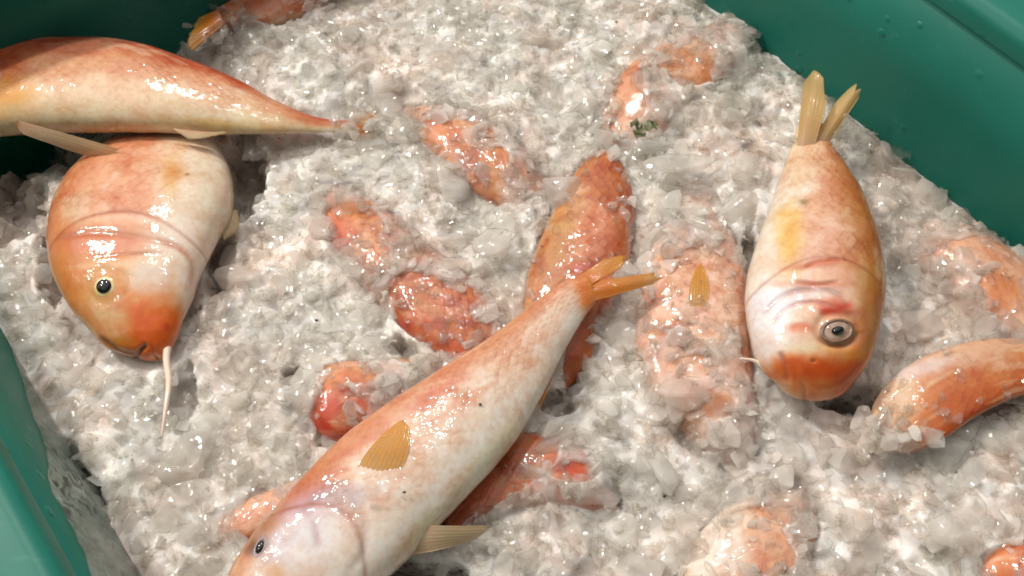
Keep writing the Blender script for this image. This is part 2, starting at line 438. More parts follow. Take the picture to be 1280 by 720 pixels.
        k1 = sm(t, -0.55, 0.05)[..., None]; k2 = sm(t, 0.15, 0.85)[..., None]
        col = bl*(1-k1)+sd*k1; col = col*(1-k2)+bk*k2
        st_n = np.zeros_like(h)
        for i in range(NS):
            for j in range(NT):
                st_n[i, j] = noise.fractal(Vector((arc[i]*40, th[j]*3.2, 2.2*len(FISHES))), 1.0, 2.0, 4)
        kk = sm(st_n, 0.12, 0.5)*0.45*sm(h, -0.6, 0.1); col = col*(1-kk[..., None])+np.array((0.74, 0.42, 0.28))*kk[..., None]
        kk = sm(-st_n, 0.15, 0.5)*0.45; col = col*(1-kk[..., None])+np.array((0.80, 0.70, 0.58))*kk[..., None]
        if scaly > 0.55:
            for sd_, cc_, lo_, hi_, am in ((3.3, OCHRE, .02, .35, .75), (7.7, (0.50, 0.17, 0.07), .12, .40, .7), (11.1, (0.74, 0.52, 0.36), .10, .40, .6)):
                nn3 = np.array([[noise.fractal(Vector(V3[i, j]*75)+Vector((sd_, sd_, 0)), 1.0, 2.0, 3) for j in range(NT)] for i in range(NS)])
                kk = sm(nn3, lo_, hi_)*am*scaly
                col = col*(1-kk[..., None])+np.array(cc_)*kk[..., None]
        for bt in blots:
            bx, by, rx, ry, rot, bc, stg = bt; rx *= 1.2; ry *= 1.2
            ca, sa = math.cos(math.radians(rot)), math.sin(math.radians(rot))
            u = ((X-bx)*ca+(Y-by)*sa)/rx; v = (-(X-bx)*sa+(Y-by)*ca)/ry
            q = np.sqrt(u*u+v*v)+nz*0.45+nz2*0.25
            kk = (1-sm(q, 0.15, 1.30))*stg
            kk = kk*(sn[None] > -0.2)
            col = col*(1-kk[..., None])+np.array(bc)*kk[..., None]
        for kk, lc in LD:
            kk = np.clip(kk*(1+nz2*0.8), 0, 1); col = col*(1-kk[..., None])+np.array(lc)*kk[..., None]
        g2 = np.exp(-((Sg-edge-0.004)/0.006)**2)*0.45*np.ones_like(h)
        if gill_h > 0: col = col*(1-g2[..., None])+np.array((0.45, 0.16, 0.10))*g2[..., None]
        if mouth:
            g = (np.exp(-((cg-ml)/0.05)**2)*np.clip(1-Sg/0.08, 0, 1))*0.8  # dark of the mouth opening put into the colour
            col = col*(1-g[..., None])+np.array((0.12, 0.04, 0.02))*g[..., None]
        col = np.clip(col, 0, 1); sat_ = (col.max(-1)-col.min(-1))/np.maximum(col.max(-1), 1e-4)
        col = col**(1.06+0.66*sat_)[..., None]
        me = s.body.data
        allc = np.ones((len(verts), 4)); allc[:NS*NT, :3] = col.reshape(-1, 3)
        allc[NS*NT, :3] = col[0].mean(0); allc[NS*NT+1, :3] = col[-1].mean(0)
        ca_ = me.color_attributes.new('pigment', 'FLOAT_COLOR', 'POINT')
        ca_.data.foreach_set('color', np.clip(allc, 0, 1).ravel())
        sc = np.ones(len(verts)); sc[:NS*NT] = (scaly*sm(Sg+0*h, gill-0.02, gill+0.06)*(0.25+0.75*sm(h, -0.7, 0.1))).ravel()
        sa_ = me.attributes.new('scaly', 'FLOAT', 'POINT'); sa_.data.foreach_set('value', sc)
        uvl = me.uv_layers.new(name='UVMap')
        li = np.zeros(len(me.loops), dtype=np.int32); me.loops.foreach_get('vertex_index', li)
        circ = float(r.mean())*4.0
        uu = np.zeros((len(verts), 2)); 
        uu[:NS*NT, 0] = np.repeat(arc, NT)*0.8
        uu[:NS*NT, 1] = np.tile(np.abs(th-math.pi)/math.pi*circ, NS)
        uvl.data.foreach_set('uv', uu[li].ravel())
        FISHES.append(s)
    def at(s, px, py):
        """nearest upper-side surface point to a photo pixel, with its normal"""
        X, Y = PR(s.V3[..., 0], s.V3[..., 1], s.V3[..., 2])
        up = s.V3.shape[1]//2
        d = (X[:, :up]-px)**2+(Y[:, :up]-py)**2
        i, j = np.unravel_index(np.argmin(d), d.shape)
        i = min(max(i, 1), s.V3.shape[0]-2); j = min(max(j, 1), up-1)
        p = s.V3[i, j]
        n = np.cross(s.V3[i+1, j]-s.V3[i-1, j], s.V3[i, j+1]-s.V3[i, j-1]); n /= np.linalg.norm(n)
        if n[2] < 0: n = -n
        return Vector(p), Vector(n)
    def eye(s, px, py, rad, iris=M_IRIS, pup=0.5, proud=0.35, lid=None, oval=1.0):
        p, n = s.at(px, py)
        q = n.to_track_quat('Z', 'Y')
        def dome(name, r, hgt, z0, mat, par, ring=False, rin=0):
            vs, fs = [], []; NU, NR = 40, 12
            for a in range(NR+1):
                f = a/NR
                rr = r*f if not ring else rin+(r-rin)*f
                if ring:
                    zz = z0+hgt*math.sin(math.pi*f)
                else:
                    zz = z0+hgt*math.sqrt(max(0, 1-f*f))
                for b_ in range(NU):
                    an = b_/NU*2*math.pi
                    v = q@Vector((rr*math.cos(an), rr*math.sin(an)*oval, zz))+p
                    vs.append(v)
            for a in range(NR):
                for b_ in range(NU):
                    c_ = (b_+1) % NU
                    fs.append((a*NU+b_, (a+1)*NU+b_, (a+1)*NU+c_, a*NU+c_))
            return mesh_obj(name, vs, fs, mat, par)
        e = dome('eye', rad, rad*proud, -rad*0.06, iris, s.root)
        dome('pupil', rad*pup, rad*0.30, rad*proud*0.62, M_PUPIL, e)
        if lid: dome('eyelid_rim', rad*1.22, rad*0.12, -rad*0.04, lid or M_LID, e, ring=True, rin=rad*0.84)
        return e

M_LID = simple('eye rim skin', (0.52, 0.24, 0.05), 0.4, 0.7, 0.2, 300, (0.58, 0.32, 0.10))
M_HAZE = simple('bruised eye rim skin', (0.30, 0.26, 0.32), 0.4, 0.7, 0.2, 300, (0.45, 0.36, 0.38))
M_LID_D = simple('dark eye rim skin', (0.16, 0.08, 0.05), 0.4, 0.7, 0.2, 300, (0.30, 0.17, 0.10))

def fin(parent, base, tip, mat, name='fin', rays=11, thick=0.0005, ragged=0.0, bulge=0.0, seed=1, on=None, swell=0.0):
    """base and tip: lists of (px, py, z); a fan of rays between them"""
    rd = random.Random(seed)
    b = catmull([tuple(P(*q)) for q in base], rays*4+1); t = catmull([tuple(P(*q)) for q in tip], rays*4+1)
    NU = rays*4+1; NV = 18
    top = np.zeros((NV+1, NU, 3)); UV = np.zeros((NV+1, NU, 2))
    e1 = t.mean(0)-b.mean(0); e2 = b[-1]-b[0]; e2n = e2/max(np.linalg.norm(e2), 1e-9); nn = np.cross(e1, e2)
    if np.linalg.norm(nn) < 1e-9: nn = np.array([0, 0, 1.])
    nn /= np.linalg.norm(nn)
    if nn[2] < 0: nn = -nn
    cut = [1-ragged*rd.random()**1.5 for _ in range(rays+1)]
    for j in range(NU):
        k = j//4; f = (j % 4)/4
        c = cut[k]*(1-f)+cut[min(k+1, rays)]*f
        for i in range(NV+1):
            v = i/NV*c
            p = b[j]*(1-v)+t[j]*v+nn*bulge*math.sin(math.pi*v)+e2n*swell*(j/(NU-1)-0.5)*2*math.sin(math.pi*v)**0.8
            p = p+nn*(0.00009*math.cos(2*math.pi*j/4)*(0.3+0.7*v)+0.0006*noise.noise(Vector(p*90))*v*2)
            if on is not None:
                qx, qy = PR(p[0], p[1], p[2]); sp_, sn_ = on.at(qx, qy)
                k_ = -0.0008+0.0017*v**0.5
                p = np.array(P(qx, qy, sp_.z+k_*max(sn_.z, .3)))+nn*(0.00009*math.cos(2*math.pi*j/4)*min(1, v*3))
            top[i, j] = p; UV[i, j] = (j/NU, v)
    if on is not None:
        for _ in range(2): top[1:-1, 1:-1] = (top[:-2, 1:-1]+top[2:, 1:-1]+top[1:-1, :-2]+top[1:-1, 2:]+2*top[1:-1, 1:-1])/6
    if on is not None: thick = 0.0002
    bot = top-nn*thick
    n = (NV+1)*NU
    vs = np.vstack([top.reshape(-1, 3), bot.reshape(-1, 3)]); fs = []
    for i in range(NV):
        for j in range(NU-1):
            a = i*NU+j
            fs.append((a, a+1, a+NU+1, a+NU)); fs.append((n+a, n+a+NU, n+a+NU+1, n+a+1))
    for i in range(NV):
        for j in (0, NU-1):
            a = i*NU+j; fs.append((a, a+NU, n+a+NU, n+a))
    for j in range(NU-1):
        for i in (0, NV):
            a = i*NU+j; fs.append((a, a+1, n+a+1, n+a))
    o = mesh_obj(name, vs, fs, mat, parent)
    uvl = o.data.uv_layers.new(name='UVMap')
    li = np.zeros(len(o.data.loops), dtype=np.int32); o.data.loops.foreach_get('vertex_index', li)
    uu = np.vstack([UV.reshape(-1, 2)]*2)
    uvl.data.foreach_set('uv', uu[li].ravel())
    return o

def tube(name, pts, radii, mat, parent, ns=10):
    c = catmull([tuple(p) for p in pts], 30); rr = np.interp(np.linspace(0, 1, 30), np.linspace(0, 1, len(radii)), radii)
    vs, fs = [], []
    for i in range(30):
        t = Vector(c[min(i+1, 29)]-c[max(i-1, 0)]).normalized(); q = t.to_track_quat('Z', 'Y')
        for k in range(ns):
            a = 2*math.pi*k/ns
            vs.append(q@Vector((rr[i]*math.cos(a), rr[i]*math.sin(a), 0))+Vector(c[i]))
    for i in range(29):
        for k in range(ns):
            k2 = (k+1) % ns; fs.append((i*ns+k, i*ns+k2, (i+1)*ns+k2, (i+1)*ns+k))
    fs.append(list(range(ns))[::-1]); fs.append([29*ns+k for k in range(ns)])
    return mesh_obj(name, vs, fs, mat, parent)

def Z(st, z, dz=None):
    """stations without heights get the centre height z (a number or a list)"""
    out = []
    for i, q in enumerate(st):
        zz = z if not isinstance(z, (list, tuple)) else float(np.interp(i/(len(st)-1), np.linspace(0, 1, len(z)), z))
        r = dz or 0.0
        out.append((*q, zz+r, zz-r))
    return out

# --- 1 the large mullet lying diagonally across the front
f1 = Fish('large pale mullet with white belly lying diagonally across the front, dropped head at bottom edge',
    Z([(300, 800, 316, 812), (281, 745, 372, 805), (297, 700, 425, 770), (338, 642, 468, 735), (385, 590, 508, 700), (435, 543, 552, 655),
       (490, 502, 596, 608), (540, 470, 637, 560), (600, 430, 676, 500), (655, 387, 705, 440), (703, 352, 733, 395), (728, 343, 748, 375)],
      [0.006, 0.010, 0.013, 0.014, 0.014, 0.014, 0.013, 0.012, 0.011, 0.010], 0.002),
    fat=0.56, back=PINK, side=(0.80, 0.68, 0.58), belly=WHITE, NS=240, NT=160, scaly=0.5, gill=0.25, mouth=False,
    blots=[(736, 362, 16, 22, 0, (0.80, 0.34, 0.06), .85), (410, 622, 44, 18, 5, (0.36, 0.22, 0.34), .75), (365, 668, 34, 24, 0, (0.50, 0.48, 0.60), .6), (560, 520, 40, 12, -40, (0.80, 0.55, 0.45), .5), (620, 560, 60, 14, -45, (0.78, 0.72, 0.50), .5),
           (545, 495, 40, 9, -35, ROSE, .6), (640, 410, 60, 10, -40, (0.66, 0.36, 0.18), .6), (385, 610, 40, 18, -50, ROSE, .55),
           (395, 638, 34, 22, 0, (0.42, 0.25, 0.30), .75), (430, 628, 26, 12, 0, BLUE, .6), (345, 690, 22, 26, 0, LILAC, .6), (322, 682, 15, 9, -30, (0.08, 0.08, 0.13), .9),
           (328, 660, 16, 34, 45, (0.50, 0.26, 0.12), .75), (385, 640, 40, 18, 0, (0.55, 0.38, 0.42), .6), (540, 650, 60, 12, -45, (0.78, 0.68, 0.42), .6), (372, 700, 40, 40, 0, (0.72, 0.70, 0.72), .6), (420, 655, 60, 30, -30, (0.80, 0.76, 0.74), .7), (450, 545, 60, 12, -40, PINK, .8), (400, 590, 50, 10, -45, OCHRE, .4),
           (470, 635, 8, 5, 0, (0.3, 0.3, 0.25), .5), (345, 715, 15, 15, 0, (0.8, 0.5, 0.2), .5)],
    lines=[([(395, 598), (425, 612), (450, 640), (458, 680), (430, 725)], 6, .0004, (0.60, 0.48, 0.45), .35), ([(372, 625), (392, 650), (398, 690)], 5, .0003, (0.5, 0.36, 0.42), .5), ([(520, 500), (545, 488), (575, 490)], 4, 0, (0.70, 0.32, 0.2), .5),
           ([(415, 575), (440, 560), (470, 545)], 4, 0, (0.70, 0.30, 0.18), .5), ([(395, 600), (420, 590), (440, 585)], 4, 0, (0.68, 0.30, 0.2), .5), ([(600, 460), (640, 425), (690, 380)], 3, .0002, (0.66, 0.44, 0.3), .4)])
fin(f1.root, [(442, 598, .0275), (466, 607, .0280), (494, 600, .0275)], [(494, 529, .0285), (502, 523, .0290), (510, 531, .0285)], M_FIN_Y, 'pectoral_fin', rays=9, seed=3, on=f1, ragged=.05, swell=.0022)
fin(f1.root, [(488, 655, .018), (495, 675, .016), (512, 694, .012)], [(610, 657, .012), (608, 664, .011), (590, 676, .009)], M_FIN_P, 'pelvic_fin', rays=7, bulge=0.002, seed=4)
fin(f1.root, [(704, 358, .0105), (712, 368, .0118), (720, 382, .0105)], [(826, 339, .013), (831, 345, .012), (826, 352, .010)], M_FIN_O, 'tail_fin', rays=9, ragged=.12, seed=5)
fin(f1.root, [(702, 358, .0110), (710, 362, .0120), (718, 368, .0120)], [(766, 318, .012), (784, 320, .012), (786, 328, .012)], M_FIN_O, 'tail_fin', rays=7, ragged=.2, seed=6)
fin(f1.root, [(700, 440, .008), (690, 470, .008), (682, 492, .008)], [(690, 452, .006), (682, 480, .006), (674, 512, .007)], M_FIN_Y, 'anal_fin', rays=5, seed=8)

# --- 2 the mullet hanging head-down on the left
f2 = Fish('plump mullet on the left, head down, orange snout, black eye, long white barbel',
    Z([(186, 449, 206, 449), (172, 444, 212, 442), (138, 436, 219, 426), (114, 414, 227, 402), (88, 385, 240, 372), (66, 342, 253, 335), (60, 295, 272, 296),
       (70, 250, 290, 255), (100, 210, 288, 215), (145, 178, 272, 180), (195, 150, 255, 150)],
      [-0.004, 0.002, 0.006, 0.008, 0.008, 0.006, 0.002, -0.006, -0.014], 0.0),
    fat=0.46, back=(0.74, 0.42, 0.24), side=(0.78, 0.50, 0.35), belly=(0.80, 0.71, 0.58), NS=240, NT=160, scaly=0.54, gill=0.40, gill_h=0.0004,
    blots=[(120, 350, 70, 62, 0, (0.72, 0.42, 0.14), .85), (95, 320, 40, 60, 0, (0.72, 0.34, 0.12), .6), (185, 400, 52, 40, 40, (0.80, 0.33, 0.04), .97), (190, 430, 30, 26, 0, (0.78, 0.30, 0.03), .95), (160, 430, 24, 12, 20, (0.62, 0.34, 0.06), .7), (140, 305, 70, 14, 0, ROSE, .5),
           (95, 260, 20, 22, 0, CREAM, .6), (90, 410, 22, 12, 40, CREAM, .4), (145, 395, 30, 12, 20, (0.74, 0.64, 0.42), .6), (185, 345, 26, 24, 0, (0.74, 0.70, 0.66), .7), (225, 300, 36, 26, 10, (0.82, 0.72, 0.64), .8),
           (215, 220, 14, 30, 10, (0.78, 0.52, 0.2), .7), (240, 350, 16, 55, 0, (0.80, 0.72, 0.64), .8), (165, 268, 50, 8, 0, (0.82, 0.66, 0.54), .8), (120, 290, 70, 8, -5, (0.62, 0.28, 0.14), .6), (150, 330, 60, 5, -4, (0.80, 0.6, 0.44), .6),  # long pale bar above the gill is a highlight put into the pigment
           (190, 410, 34, 30, 30, (0.80, 0.27, 0.02), .95), (208, 408, 4, 5, 0, RED, .5), (235, 218, 3, 2, 0, BROWN, .9)],
    lines=[([(151, 357), (145, 343), (131, 336), (117, 343), (111, 357), (117, 371), (131, 378), (145, 371), (151, 357)], 5.0, .0002, (0.62, 0.40, 0.12), .45), ([(66, 303), (110, 292), (165, 296), (215, 306), (240, 328), (236, 365)], 4.0, .0006, (0.58, 0.26, 0.16), .55), ([(110, 322), (160, 318), (205, 316)], 2.2, .0002, (0.56, 0.24, 0.12), .6),
           ([(110, 272), (150, 264), (205, 272)], 4, .0001, (0.64, 0.34, 0.22), .4), ([(168, 450), (174, 440), (184, 430)], 3.0, .0015, (0.34, 0.14, 0.05), .7),  # dark inside of the mouth notch is in the line colour
           ([(125, 420), (148, 436), (172, 444)], 3, .0006, (0.30, 0.14, 0.05), .7), ([(150, 336), (160, 350), (157, 372)], 3.0, .0003, (0.60, 0.34, 0.14), .4)])
f2.eye(131, 357, 0.0043, M_IRIS, 0.68, 0.18)
bb = tube('barbel', [P(210, 428, .004), P(208, 450, .006), P(211, 478, .010), P(207, 512, .011), P(202, 548, .009)], [.0016, .0013, .0010, .0004], M_BARBEL, f2.root)
fin(f2.root, [(262, 215, .004), (270, 240, .004), (272, 262, .004)], [(280, 300, .002), (298, 285, .0), (297, 262, .0)], M_FIN_P, 'pelvic_fin', rays=6, seed=11)

# --- 3 the mullet across the top left
f3 = Fish('long mullet lying across the top left corner, reddish back upward, tail under ice',
    Z([(-122, 132, -114, 150), (-95, 95, -85, 165), (-45, 72, -38, 168), (30, 56, 35, 162), (110, 53, 110, 161), (180, 60, 175, 161), (240, 79, 232, 163),
       (300, 104, 290, 166), (350, 130, 345, 166), (395, 147, 392, 165), (440, 152, 438, 166)],
      [0.020, 0.020, 0.018, 0.016, 0.012, 0.007, -0.002], 0.0),
    fat=0.5, back=(0.62, 0.19, 0.09), side=(0.76, 0.50, 0.32), belly=(0.78, 0.68, 0.48), scaly=0.5, gill=0.20,
    blots=[(60, 60, 80, 12, 0, (0.6, 0.2, 0.1), .6), (8, 112, 36, 26, 0, (0.80, 0.46, 0.05), 1.0), (6, 76, 34, 18, 0, (0.70, 0.24, 0.10), .8), (30, 140, 40, 12, 0, (0.76, 0.6, 0.4), .6), (30, 80, 20, 26, 0, (0.72, 0.36, 0.2), .5), (310, 140, 50, 12, 20, (0.76, 0.62, 0.4), .5), (390, 152, 30, 9, 10, ORANGE, .5),
           (270, 155, 60, 8, 5, (0.7, 0.52, 0.2), .6), (130, 110, 90, 26, 0, (0.80, 0.60, 0.44), .7)])
fin(f3.root, [(20, 150, .026), (22, 160, .024), (30, 168, .022)], [(150, 186, .016), (140, 193, .014), (110, 196, .012)], M_FIN_P, 'pelvic_fin', rays=7, seed=13)
fin(f3.root, [(215, 160, .018), (240, 163, .015), (262, 165, .013)], [(235, 172, .016), (268, 170, .014), (284, 166, .012)], M_FIN_P, 'anal_fin', rays=5, seed=14)
fin(f3.root, [(432, 152, -.001), (434, 158, -.001), (432, 165, -.002)], [(474, 138, -.002), (466, 158, -.003), (472, 176, -.004)], M_FIN_O, 'tail_fin', rays=9, ragged=.2, seed=15)

# --- 4 the mullet on the right with its tail up
f4 = Fish('mullet on the right with tail up against the green wall and orange snout down',
    Z([(1044, 484, 992, 485), (1067, 475, 968, 477), (1087, 449, 947, 454), (1099, 408, 936, 412), (1105, 365, 932, 368), (1101, 320, 938, 326),
       (1091, 278, 952, 285), (1077, 240, 966, 248), (1056, 205, 979, 212), (1037, 175, 990, 180), (1027, 155, 996, 158)],
      [0.004, 0.009, 0.012, 0.013, 0.013, 0.012, 0.011, 0.011, 0.012, 0.014], 0.001),
    fat=0.60, back=(0.60, 0.30, 0.09), side=(0.80, 0.58, 0.44), belly=(0.80, 0.74, 0.64), NS=240, NT=160, scaly=0.54, gill=0.36, gill_h=0.0005,
    blots=[(1008, 172, 26, 16, 0, (0.80, 0.58, 0.34), .9), (960, 405, 30, 58, 10, (0.80, 0.79, 0.80), .95), (985, 370, 46, 14, -10, (0.78, 0.74, 0.80), .8), (1040, 385, 30, 10, 10, (0.72, 0.22, 0.14), .8),
           (1000, 411, 20, 8, 0, (0.74, 0.30, 0.16), .7), (988, 298, 18, 46, 5, (0.80, 0.56, 0.18), .9), (1030, 300, 26, 40, 10, (0.80, 0.56, 0.46), .7), (1020, 330, 50, 5, -8, (0.66, 0.24, 0.12), .6), (1010, 355, 46, 5, 0, (0.66, 0.24, 0.12), .5), (1005, 253, 8, 6, 0, (0.35, 0.28, 0.12), .8), (1060, 245, 20, 50, -20, (0.66, 0.34, 0.12), .6),
           (985, 460, 20, 20, 0, (0.78, 0.60, 0.56), .7), (1038, 478, 78, 44, 0, (0.80, 0.32, 0.04), 1.0), (1040, 466, 46, 22, 0, (0.72, 0.20, 0.02), .95), (1012, 434, 34, 8, 0, (0.80, 0.72, 0.5), .6), (1050, 440, 30, 9, 10, (0.76, 0.45, 0.14), .7), (1085, 350, 14, 70, 0, (0.62, 0.36, 0.12), .6), (1000, 200, 20, 30, 10, (0.76, 0.56, 0.36), .6)],
    lines=[([(1074, 413), (1066, 398), (1047, 393), (1028, 398), (1020, 413), (1028, 428), (1047, 433), (1066, 428), (1074, 413)], 5.0, .0009, (0.56, 0.30, 0.16), .45), ([(950, 395), (975, 372), (1005, 362), (1040, 365), (1064, 382)], 3, .0008, (0.50, 0.34, 0.34), .55), ([(965, 405), (985, 385), (1015, 378), (1045, 386)], 2.2, .0006, (0.60, 0.30, 0.26), .6),
           ([(1003, 336), (1025, 326), (1052, 324)], 2.2, .0006, (0.62, 0.22, 0.10), .8), ([(995, 352), (1020, 356), (1048, 353)], 2.2, .0008, (0.56, 0.20, 0.10), .7), ([(1022, 392), (1045, 388), (1066, 380)], 4, .0002, (0.70, 0.18, 0.10), .8),
           ([(988, 412), (1000, 408), (1016, 413)], 4, .0002, (0.72, 0.26, 0.12), .8), ([(975, 440), (982, 458), (986, 478)], 3.0, .0010, (0.50, 0.24, 0.18), .7),
           ([(1022, 424), (1040, 432), (1060, 430), (1072, 416)], 2.2, .0007, (0.50, 0.26, 0.12), .6), ([(1015, 450), (1018, 453)], 2.2, .0008, (0.2, 0.08, 0.03), .8)])
f4.eye(1047, 413, 0.0056, M_IRIS_D, 0.44, 0.14, M_LID_D, 0.68)
f1.eye(325, 684, 0.0030, M_LID_D, 0.75, 0.15, M_HAZE, 0.6)
fin(f4.root, [(995, 192, .0135), (1004, 190, .0150), (1016, 190, .0152)], [(1004, 102, .026), (1019, 77, .034), (1037, 118, .030)], M_FIN_C, 'tail_fin', rays=6, ragged=.18, seed=21)
fin(f4.root, [(1010, 190, .0150), (1022, 188, .0148), (1030, 190, .0135)], [(1050, 118, .024), (1076, 102, .030), (1073, 122, .026)], M_FIN_C, 'tail_fin', rays=5, ragged=.15, seed=22)
tube('barbel', [P(985, 478, .008), P(965, 470, .010), P(945, 452, .012), P(925, 448, .013)], [.0013, .0011, .0008, .0004], M_BARBEL, f4.root)

# --- 5 orange mullet under the tail of the front one
f5 = Fish('orange-brown mullet sloping under the tail of the front mullet, in the middle',
    Z([(712, 484, 694, 488), (735, 460, 672, 455), (758, 410, 655, 410), (782, 350, 658, 352), (792, 300, 674, 305), (794, 262, 690, 268), (788, 230, 708, 236), (778, 207, 724, 210), (768, 192, 738, 194)],
      [-0.012, -0.010, -0.008, -0.007, -0.006, -0.005, -0.004], 0.0),
    fat=0.58, back=(0.66, 0.26, 0.08), side=(0.70, 0.34, 0.14), belly=(0.70, 0.44, 0.22), scaly=0.8, gill=0.2, mouth=False,
    blots=[(750, 300, 30, 50, 10, (0.76, 0.40, 0.26), .6), (760, 215, 36, 26, 0, (0.62, 0.27, 0.06), .8), (700, 300, 16, 60, 20, (0.58, 0.36, 0.10), .6), (715, 440, 16, 40, 10, ORANGE, .7), (745, 335, 30, 10, 0, RED, .5)],
    windows=[(745, 225, 40, 42), (738, 290, 54, 60), (700, 350, 50, 60), (715, 440, 24, 40)], cover=0.04, crest=0.005)

# --- 6 orange one on the lower right
f6 = Fish('bright orange mullet entering from the right edge below the eyed one, pale gill cover',
    Z([(1115, 566, 1083, 545), (1140, 566, 1092, 505), (1180, 548, 1125, 465), (1222, 520, 1175, 438), (1262, 500, 1235, 424), (1310, 486, 1300, 424), (1370, 476, 1365, 430), (1430, 468, 1425, 440)],
      [0.000, 0.006, 0.008, 0.008, 0.006, 0.004], 0.0),
    fat=0.32, back=(0.64, 0.24, 0.06), side=(0.72, 0.36, 0.15), belly=(0.76, 0.52, 0.38), scaly=0.5, gill_h=0, mouth=False,
    blots=[(1115, 510, 30, 55, 30, (0.76, 0.58, 0.42), .85), (1160, 458, 50, 12, -12, (0.76, 0.66, 0.64), .8), (1200, 500, 60, 22, -25, (0.68, 0.27, 0.07), .7), (1130, 550, 30, 16, 0, (0.74, 0.44, 0.2), .6), (1230, 445, 60, 16, 0, (0.76, 0.5, 0.36), .7)],
    windows=[(1185, 480, 98, 52), (1260, 452, 70, 36)], cover=0.08, crest=0.009)

# --- 7 pale one along the right wall
f7 = Fish('pale pink mullet half under ice along the wall at the right edge',
    Z([(1130, 285, 1120, 300), (1165, 277, 1140, 330), (1210, 287, 1175, 362), (1255, 312, 1210, 395), (1300, 345, 1250, 430), (1350, 390, 1300, 465), (1400, 440, 1360, 490)],
      [-0.006, -0.003, 0.0, 0.0, 0.0], 0.0),
    fat=0.6, back=(0.80, 0.56, 0.44), side=(0.80, 0.54, 0.40), belly=(0.80, 0.50, 0.36), scaly=0.5, gill_h=0, mouth=False,
    blots=[(1250, 360, 26, 18, 40, (0.74, 0.38, 0.14), .8), (1160, 310, 20, 14, 0, (0.76, 0.42, 0.3), .6)],
    windows=[(1232, 312, 50, 13), (1275, 338, 34, 20), (1258, 365, 26, 20), (1285, 400, 26, 24)], cover=0.12, crest=0.006)

# --- 8 flat pale one with a yellow fin under the ice
f8 = Fish('pale pink mullet under ice right of centre, only its single yellow fin clearly showing',
    Z([(935, 575, 915, 585), (950, 545, 860, 550), (944, 490, 810, 500), (938, 430, 795, 440), (935, 375, 795, 380), (925, 320, 805, 325), (905, 270, 825, 275), (885, 230, 845, 233)],
      [-0.010, -0.006, -0.005, -0.006, -0.012], 0.0),
    fat=0.42, back=(0.80, 0.52, 0.42), side=(0.82, 0.62, 0.52), belly=(0.80, 0.56, 0.44), scaly=0.6, gill_h=0, mouth=False,
    blots=[(850, 500, 30, 14, 0, (0.8, 0.45, 0.4), .6), (910, 350, 20, 40, 0, (0.82, 0.68, 0.58), .6)],
    windows=[(890, 352, 42, 34), (888, 395, 26, 26), (835, 385, 14, 16), (862, 458, 24, 9), (898, 505, 16, 14)], cover=0.3)
fin(f8.root, [(866, 397, .0105), (872, 400, .011), (878, 396, .0105)], [(871, 334, .009), (875, 328, .0095), (880, 335, .009)], M_FIN_Y, 'pectoral_fin', rays=7, seed=31, on=f8, ragged=.04, swell=.0024)

# --- buried ones: what shows is a patch of skin between the lumps of ice
f9 = Fish('orange scaled mullet buried in ice from the centre left, showing in two patches',
    Z([(395, 235, 385, 250), (440, 238, 398, 285), (490, 270, 430, 335), (540, 312, 475, 385), (590, 350, 520, 430), (625, 395, 560, 460), (650, 440, 610, 480)],
      [-0.010, -0.006, -0.004, -0.003, -0.004, -0.008], 0.0),
    fat=0.6, back=(0.72, 0.32, 0.14), side=(0.74, 0.38, 0.18), belly=(0.70, 0.26, 0.12), scaly=1.0, gill_h=0, mouth=False,
    blots=[(560, 375, 40, 20, 30, (0.78, 0.42, 0.30), .6), (520, 420, 30, 14, 0, ORANGE, .7), (505, 410, 14, 10, 0, RED, .6), (520, 360, 26, 16, 0, OCHRE, .6)],
    windows=[(435, 282, 34, 22), (462, 318, 16, 14), (545, 400, 46, 32), (510, 362, 20, 14), (590, 415, 16, 16)], cover=0.2)
f10 = Fish('orange mullet buried upper middle, one patch of skin showing between ice lumps',
    Z([(510, 135, 505, 150), (560, 135, 530, 190), (610, 155, 570, 220), (650, 185, 610, 250), (690, 230, 660, 270)],
      [-0.010, -0.005, -0.004, -0.008], 0.0),
    fat=0.6, back=(0.74, 0.36, 0.16), side=(0.76, 0.42, 0.24), belly=(0.74, 0.44, 0.3), scaly=0.9, gill_h=0, mouth=False,
    blots=[(560, 170, 30, 16, 20, (0.72, 0.34, 0.12), .7)], windows=[(560, 168, 30, 17), (580, 192, 20, 13), (622, 198, 10, 8)], cover=0.28)
f11 = Fish('red-orange mullet head poking out of the ice left of the front mullet back',
    Z([(385, 520, 378, 500), (400, 545, 392, 468), (425, 552, 425, 455), (460, 545, 470, 452), (500, 520, 510, 450), (545, 500, 550, 450)],
      [-0.008, -0.005, -0.004, -0.006, -0.010], 0.0),
    fat=0.6, back=RED, side=(0.72, 0.30, 0.14), belly=(0.78, 0.48, 0.34), scaly=0.9, gill_h=0, mouth=False,
    blots=[(412, 505, 22, 16, 0, (0.66, 0.15, 0.03), .9), (430, 470, 26, 12, 0, (0.80, 0.42, 0.28), .7)],
    windows=[(418, 508, 24, 26), (436, 466, 22, 12)], cover=0.2)
f12 = Fish('reddish mullet mostly under ice below the belly of the front mullet',
    Z([(770, 640, 765, 620), (730, 640, 735, 570), (690, 632, 690, 545), (650, 640, 640, 545), (610, 660, 590, 580), (570, 680, 555, 630)],
      [-0.012, -0.008, -0.008, -0.012], 0.0),
    fat=0.55, back=(0.72, 0.34, 0.16), side=(0.72, 0.30, 0.16), belly=(0.70, 0.26, 0.14), scaly=0.7, gill_h=0, mouth=False,
    blots=[(715, 590, 30, 12, 20, (0.72, 0.20, 0.08), .8), (660, 570, 30, 20, 0, (0.7, 0.36, 0.2), .7)],
    windows=[(660, 572, 26, 20), (715, 590, 22, 9), (640, 598, 18, 12)], cover=0.25)
